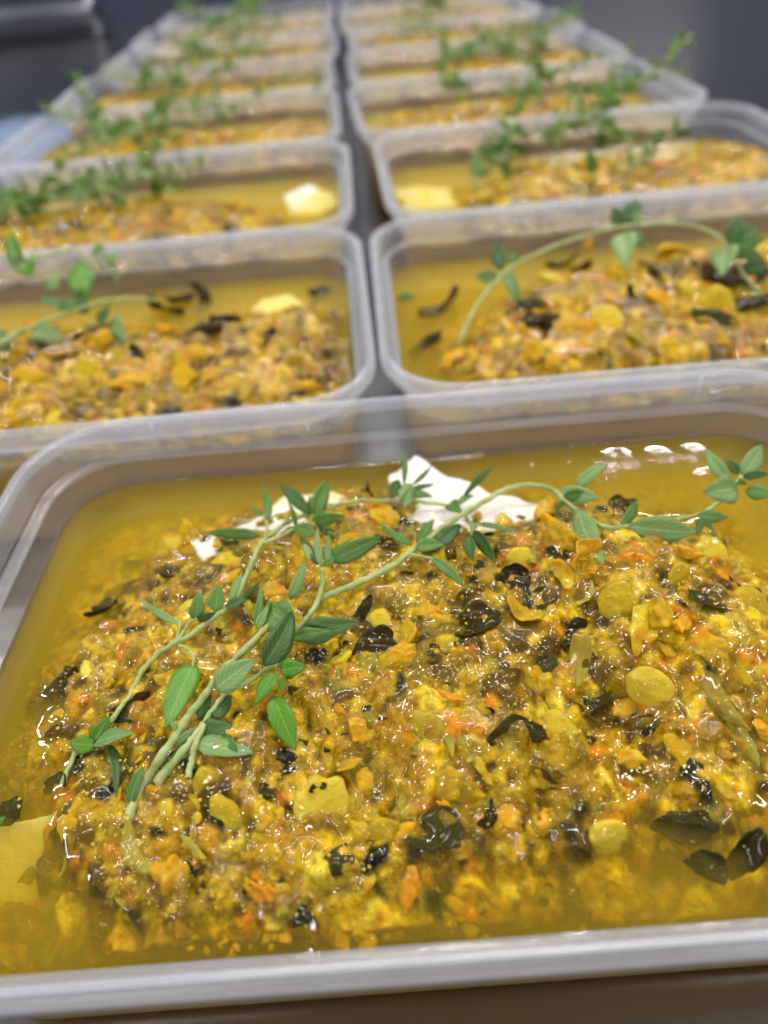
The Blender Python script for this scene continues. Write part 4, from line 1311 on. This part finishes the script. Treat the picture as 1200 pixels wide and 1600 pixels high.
stem1(se, [(724, 812, 4.6), (736, 818, 4.8), (752, 820, 4.8)], 0.28, 0.22)
sf = Sprig(at1(410, 847, 0), 'thyme sprig along the back with a dark leaf rosette over pale cheese', G1)
stem1(sf, [(366, 948, 2.4), (372, 930, 2.6), (387, 895, 3.2), (400, 865, 3.6), (410, 847, 4.0), (430, 830, 4.2), (450, 815, 4.4), (475, 805, 4.4), (525, 790, 4.2), (562, 782, 4.0), (597, 783, 4.0), (647, 783, 4.0), (700, 790, 3.8)], 0.6, 0.34)
stem1(sf, [(411, 849, 4.0), (440, 838, 4.2), (462, 826, 4.6), (488, 822, 5.0)], 0.4, 0.34)
stem1(sf, [(412, 847, 4.0), (416, 830, 4.8), (416, 812, 5.6)], 0.3, 0.24)
stem1(sf, [(419, 812, 5.2), (436, 803, 5.4), (455, 803, 5.4)], 0.24, 0.2)
for a in [(406, 837, 320, 833, 20, 'm', 4.2, 4.4), (415, 813, 411, 751, 8, 'm', 5.6, 9.5), (418, 811, 422, 772, 13, 'p', 5.6, 8), (411, 807, 395, 793, 11, 'm', 5.6), (485, 804, 436, 755, 22, 'd', 6.0, 9.0), (490, 804, 512, 749, 31, 'm', 6.0, 9.5), (484, 801, 485, 773, 12, 'm', 6.0, 8),
          (493, 818, 538, 804, 26, 'm', 5.8, 6.5), (487, 815, 508, 796, 14, 'm', 6.0), (462, 823, 450, 782, 10, 'd', 5.0, 8.0), (490, 838, 460, 823, 27, 'm', 5.2, 5.6), (505, 830, 531, 844, 8, 'd', 5.4), (504, 826, 526, 830, 8, 'm', 5.4), (480, 812, 475, 795, 12, 'm', 6.2),
          (642, 756, 632, 794, 30, 'p', 6.4, 3.6), (613, 776, 624, 750, 23, 'd', 4.6, 6.0), (631, 757, 632, 703, 10, 'm', 6.4, 9.5), (645, 757, 675, 727, 8, 'm', 6.2, 8.0), (646, 763, 679, 756, 9, 'd', 6.0), (645, 772, 676, 776, 15, 'm', 5.0), (624, 782, 643, 757, 16, 'p', 4.4, 6.2),
          (724, 776, 775, 725, 11, 'd', 5.0, 8.0), (718, 788, 740, 775, 15, 'm', 4.6), (701, 788, 723, 803, 24, 'm', 4.2)]:
    leaf1(sf, *a)
stem1(sf, [(702, 790, 4.0), (716, 783, 4.6), (726, 774, 5.0)], 0.24, 0.2)
sg = Sprig(at1(1095, 803, 0), 'short thyme tip with round pale leaves at the right end over open oil', G1)
stem1(sg, [(1040, 815, 3.0), (1068, 810, 3.6), (1095, 803, 4.4), (1122, 785, 5.2), (1145, 762, 6.4), (1158, 744, 7.4)], 0.46, 0.4)
for a in [(1137, 751, 1101, 700, 20, 'p', 7, 10), (1153, 741, 1134, 717, 15, 'd', 7, 8.6), (1160, 743, 1190, 695, 30, 'p', 7.2, 10), (1162, 746, 1202, 741, 13, 'd', 7), (1150, 762, 1098, 770, 44, 'p', 6.4, 6.4), (1165, 768, 1215, 773, 24, 'm', 6.4, 7), (1090, 806, 1139, 808, 21, 'm', 4.6, 5.2),
          (1098, 811, 1090, 836, 15, 'd', 4.2, 3.6), (1098, 811, 1118, 833, 8, 'd', 4.2), (1150, 752, 1168, 757, 10, 'd', 6.6)]:
    leaf1(sg, *a)
# a stray leaf floating at the left edge
so = Sprig(at1(0, 1285, 0), 'single small green leaf floating at the left edge of the front tub', None)
leaf1(so, -10, 1292, 9, 1276, 12, 'b', 0.5, 0.6)


def sprig_px(path, label, group, leaves=(), r0=0.6, r1=0.42, auto=0, size=4.5, seed=0, tones='mmmpdb', skip=0):
    """sprig through points (u, v, z over the rim plane); leaves given by pixel or set in pairs along it"""
    pts = [P(u, v, z) for u, v, z in path]
    s = Sprig(pts[0], label, group)
    s.stem(pts, r0, r1, seed)
    for bu, bv, bz, tu, tv, tz, wp, tone in leaves:
        B, T = P(bu, bv, bz), P(tu, tv, tz)
        c = (B + T) / 2; view = (CAM - c) / np.linalg.norm(CAM - c)
        r = np.random.default_rng(int(bu + tv))
        s.leaf(B, T, wpx(c, wp) * 0.9, tone, view * 0.8 + np.array([0, 0, 0.3]) + r.normal(size=3) * 0.3, 0.05)
    if auto: auto_leaves(s, catmull(pts, 6), auto, size, seed, tones)
    return s


def auto_leaves(s, path, n, size, seed, tones='mmmpdb'):
    r = np.random.default_rng(seed + 100)
    for k in range(n):
        t = (k + 0.6) / n; i = min(int(t * (len(path) - 1)), len(path) - 2)
        p = path[i]; d = path[i + 1] - path[i]; d /= np.linalg.norm(d) + 1e-9
        a = r.normal(size=3); a[2] = abs(a[2]) * 0.6 + 0.2; a -= d * (a @ d); a /= np.linalg.norm(a)
        for sgn in (1, -1):
            q = a * sgn; q = q + np.array([0, 0, 0.35]); dirn = q * 0.9 + d * r.uniform(0.1, 0.7) + r.normal(size=3) * 0.15
            dirn /= np.linalg.norm(dirn)
            L_ = size * r.uniform(0.75, 1.35) * (1.15 - 0.45 * t)
            nn = np.cross(dirn, np.cross(d, dirn)) + np.array([0, 0, 0.6]) + r.normal(size=3) * 0.3
            s.leaf(p + dirn * 0.3, p + dirn * L_, L_ * r.uniform(0.48, 0.68), tones[int(r.integers(len(tones)))], nn, r.uniform(-0.05, 0.12))
        if r.random() < 0.7:
            q = a + r.normal(size=3) * 0.5; q /= np.linalg.norm(q)
            s.leaf(p, p + q * size * 0.5, size * 0.22, 'm', (0, 0, 1), 0.05)


# ---- second row, right: one long arch
GR = 'thyme sprigs on the tubs behind'
sprig_px([(715, 538, -12), (745, 478, -8), (790, 425, -4), (840, 396, -1), (900, 373, 1), (962, 356, 3), (1000, 352, 4), (1050, 350, 4.5), (1100, 358, 4), (1135, 382, 2), (1165, 432, -3), (1205, 475, -7)],
         'long arching thyme stem over the right tub directly behind the front one', GR,
         [(786, 422, -4, 779, 382, 0, 28, 'd'), (778, 432, -5, 742, 432, -5, 22, 'p'), (790, 425, -4, 812, 478, -9, 24, 'm'), (796, 412, -4, 806, 396, -3, 18, 'm'), (975, 350, 3, 997, 311, 8, 34, 'd'), (974, 352, 3, 958, 324, 6, 22, 'd'),
          (972, 366, 3, 978, 420, -2, 40, 'p'), (985, 362, 3, 1006, 390, 0, 22, 'm'), (990, 350, 3, 1003, 330, 6, 16, 'p'), (1135, 385, 2, 1130, 432, -1, 42, 'p'), (1145, 385, 2, 1158, 338, 8, 34, 'd'), (1150, 388, 2, 1196, 372, 4, 26, 'm'), (1148, 392, 2, 1190, 402, 1, 22, 'm'),
          (1150, 380, 2, 1185, 352, 6, 28, 'd'), (1165, 425, -2, 1200, 410, 0, 30, 'd')], 0.62, 0.46, seed=3)
sprig_px([(622, 470, -14), (634, 462, -13)], 'tiny green leaf scrap floating at the left of the right second tub', None, [(622, 468, -13, 650, 462, -12.6, 16, 'm')], 0.2, 0.15)
# ---- second row, left
sprig_px([(-30, 560, -5), (15, 528, -3), (60, 507, -2), (110, 487, -1), (160, 472, -1), (205, 467, -2), (250, 470, -5)], 'straight thyme stem lying low in the left tub of the second row', GR,
         [(95, 484, -3, 62, 466, -2, 26, 'm'), (95, 484, -3, 132, 466, -2, 24, 'm'), (168, 478, -4, 160, 517, -7, 28, 'd'), (175, 500, -6, 202, 538, -9, 34, 'p'), (50, 520, -5, 98, 528, -6, 36, 'p'), (12, 540, -6, -6, 516, -4, 26, 'm'), (125, 490, -4, 135, 462, 0, 22, 'm'), (0, 545, -6, 20, 560, -8, 26, 'd')], 0.8, 0.5, seed=5)
sprig_px([(-40, 398, 6), (0, 402, 6), (40, 406, 6), (80, 397, 6), (120, 392, 6), (145, 408, 4), (158, 425, 2)], 'curling thyme tip rising at the back of the left second tub', GR,
         [(35, 408, 6, 20, 363, 11, 34, 'b'), (38, 410, 6, 47, 434, 3, 34, 'b'), (28, 412, 6, 18, 400, 8, 22, 'm'), (45, 405, 6, 66, 404, 6, 18, 'p'), (135, 462, -1, 122, 408, 4, 44, 'b'), (143, 398, 5, 167, 388, 7, 22, 'b'), (160, 396, 4, 186, 448, 0, 10, 'm'), (150, 405, 4, 160, 428, 2, 16, 'p'),
          (165, 410, 4, 185, 394, 6, 15, 'p'), (78, 455, 0, 87, 424, 4, 20, 'p'), (120, 470, -2, 135, 452, 0, 20, 'm')], 0.55, 0.35, seed=6)
# ---- third row, right
sprig_px([(742, 292, -10), (752, 250, -3), (775, 222, 2), (815, 208, 4), (855, 205, 4), (878, 235, -2)], 'looped thyme sprig with pale stems in the third right tub', GR, auto=8, size=7, r0=0.8, seed=11, tones='mpmmd')
sprig_px([(735, 285, -9), (762, 262, -5), (790, 240, 0), (800, 215, 4)], 'small crossing thyme sprig at the left of the third right tub', GR, auto=4, size=6.5, seed=12, tones='mpp')
sprig_px([(885, 258, -9), (925, 272, -8), (965, 272, -6), (1000, 250, -2), (1030, 225, 2), (1065, 200, 6)], 'leafy thyme sprig at the right of the third right tub', GR, auto=7, size=8.0, r0=0.8, seed=13, tones='dmmd')
sprig_px([(958, 232, -6), (948, 205, -1), (943, 172, 6), (952, 135, 13), (968, 100, 19), (986, 72, 25)], 'tall thyme sprig standing above the third right tub', GR, auto=7, size=7.5, r0=0.7, seed=14, tones='mmdp')
sprig_px([(900, 150, -8), (935, 148, -4), (975, 145, -1), (1005, 118, 5)], 'thyme sprig at the right of the fourth right tub', GR, auto=6, size=8, seed=15, tones='mmpd')
# ---- the rest: three kinds of sprig, copied
TEMPL = []
for k in range(3):
    r = np.random.default_rng(60 + k)
    L_ = 46 + 8 * k
    pts = [np.array([t * L_, 5 * math.sin(t * 3 + k), 3 + (8 + 5 * k) * t ** 1.3 * (1 if k != 1 else math.sin(2.6 * t) * 1.1)]) for t in np.linspace(0, 1, 7)]
    s = Sprig((0, 0, 0), 'template', GR)
    s.stem(pts, 0.7, 0.4, k)
    auto_leaves(s, catmull(pts, 6), 9, 5.8, 70 + k, 'pbppbpm')  # mostly pale, bright tones: backlight on the far leaves put into their colour
    TEMPL.append(s.o)
first = {0: True, 1: True, 2: True}
PLACES = {  # tub: (local x, y, spin deg, kind, scale, lift)
    'L3': [(-62, -8, 10, 0, 1.0, 1), (-40, 14, 150, 1, 1.0, 2), (-18, -6, 60, 2, 0.95, 1), (-66, 18, -20, 1, 0.95, 2), (-30, 0, -10, 0, 1.0, 3), (12, 6, 110, 0, 0.9, 1), (-50, -20, 70, 2, 0.9, 0)],
    'L4': [(-55, -6, 0, 2, 1.0, 1), (-20, 10, 160, 0, 1.0, 2), (14, -4, 30, 1, 1.0, 2), (-48, 16, 20, 1, 1.0, 2), (-10, -12, 80, 0, 1.0, 1), (-35, 0, 120, 2, 0.9, 3)],
    'R4': [(-6, 4, 15, 0, 1.0, 2), (30, 10, -10, 1, 0.9, 1), (34, -2, 130, 2, 0.95, 3), (-20, 12, 100, 1, 1.0, 3)],
    'R3': [(-14, 8, 40, 2, 1.1, 5), (20, 6, 100, 0, 1.0, 4), (-30, 0, 75, 1, 1.0, 4)],
    'L5': [(-50, 0, 20, 1, 1.0, 2), (-8, 6, 170, 0, 1.0, 2), (10, -6, 60, 2, 1.0, 2), (-40, 12, 90, 0, 1.0, 1), (-25, -6, 10, 1, 1.0, 4)],
    'R5': [(-15, 4, 30, 0, 1.0, 2), (-30, 10, -20, 2, 1.0, 2), (40, 0, 60, 1, 1.0, 2), (10, 8, 20, 0, 1.1, 4)],
    'L6': [(-45, 0, 20, 2, 1.0, 2), (-10, 8, 130, 0, 1.0, 2), (-30, -6, 60, 1, 1.0, 4), (10, 4, 90, 0, 0.9, 2)],
    'R6': [(-50, 4, 30, 1, 0.9, 2), (-5, 0, 140, 0, 1.0, 1)],
    'L7': [(-40, 4, 10, 0, 1.0, 2), (0, 8, 140, 1, 1.1, 4), (-20, -4, 60, 2, 1.1, 4), (15, 2, 80, 0, 1.1, 4)],
    'R7': [(-30, 4, 10, 0, 1.1, 3), (0, 2, 80, 1, 1.1, 4), (25, 6, 150, 2, 1.0, 3)],
    'L8': [(-20, 4, 20, 1, 1.1, 3), (10, 4, 120, 2, 1.1, 4)],
    'R8': [(-20, 0, 60, 2, 1.1, 4), (20, 4, 130, 0, 1.0, 3)]}
ORD = ['leftmost', 'second from left', 'third from left', 'fourth from left', 'fifth from left', 'sixth from left']
for key, lst in PLACES.items():
    where = WORDS[key].replace(' tub', '').replace('farthest of', 'farthest tub of')
    for lx, ly, sp, kd, scl, lift in lst:
        src = TEMPL[kd]
        if first[kd]:
            c = src; first[kd] = False
        else:
            c = src.copy(); col.objects.link(c)
            for ch in list(src.children):
                d = ch.copy(); col.objects.link(d); d.parent = c
        wpt = to_world(key, np.array([lx, ly, 0]))
        z = max(float(HF[key](lx, ly)), OIL) + RIM_Z + lift
        c.location = Vector((wpt[0], wpt[1], z)) * MM
        c.rotation_euler = (0, 0, math.radians(sp)); c.scale = (scl * 1.35,) * 3
        c['group'] = 'leafy thyme sprigs in the blurred tubs at the back'
        rank = sorted(q[0] for q in lst).index(lx)
        c['label'] = '%s of the blurred thyme sprigs in the %s' % (ORD[rank] if rank < len(lst) - 1 else 'rightmost', WORDS[key].replace(' back in', ' of'))

# ------------------------------------------------------------------ steel pan on the bench, far left


def pan(corner, rz, sx, sy, h, label):
    t = empty('steel_pan', corner, rz)
    tag(t, label, 'steel pan')

    def loop(ins, z, r=28.0, n=6):
        x0, x1, y0, y1 = -sx + ins, -ins, ins, sy - ins; r = max(r - ins, 4); out = []
        for cx, cy_, a0 in ((x1 - r, y1 - r, 0), (x0 + r, y1 - r, 90), (x0 + r, y0 + r, 180), (x1 - r, y0 + r, 270)):
            for k in range(n + 1):
                a = math.radians(a0 + 90 * k / n); out.append((cx + r * math.cos(a), cy_ + r * math.sin(a), z))
        return out

    def sw(prof, caps):
        V, F = [], []; ls = [loop(i, z) for i, z in prof]; n = len(ls[0])
        for l in ls: V += l
        for j in range(len(ls) - 1):
            for k in range(n):
                k2 = (k + 1) % n; F.append((j * n + k, j * n + k2, (j + 1) * n + k2, (j + 1) * n + k))
        if caps:
            F.append(tuple(range(n - 1, -1, -1))); F.append(tuple((len(ls) - 1) * n + k for k in range(n)))
        else:
            for k in range(n):
                k2 = (k + 1) % n; F.append(((len(ls) - 1) * n + k, (len(ls) - 1) * n + k2, k2, k))
        return V, F
    link('pan_body', make_mesh('pan_body', *sw([(14, 0.2), (9, 3), (7, h - 3.2), (8, h - 3.2), (10, 4), (15, 1.4)], True), [M['steel_pan']]), t)
    link('rolled_rim', make_mesh('rolled_rim', *sw([(8.0, h - 3), (6.6, h - 3), (4, h - 2), (0, h - 1.6), (0, h), (3, h + 0.6), (8.0, h + 0.2)], False), [M['steel_pan']]), t)
    return t


pc = P(178, 52, -RIM_Z)
pan((pc[0], pc[1], 0), math.radians(12), 530, 325, 60, 'shallow stainless steel pan standing on the bench at the far left')
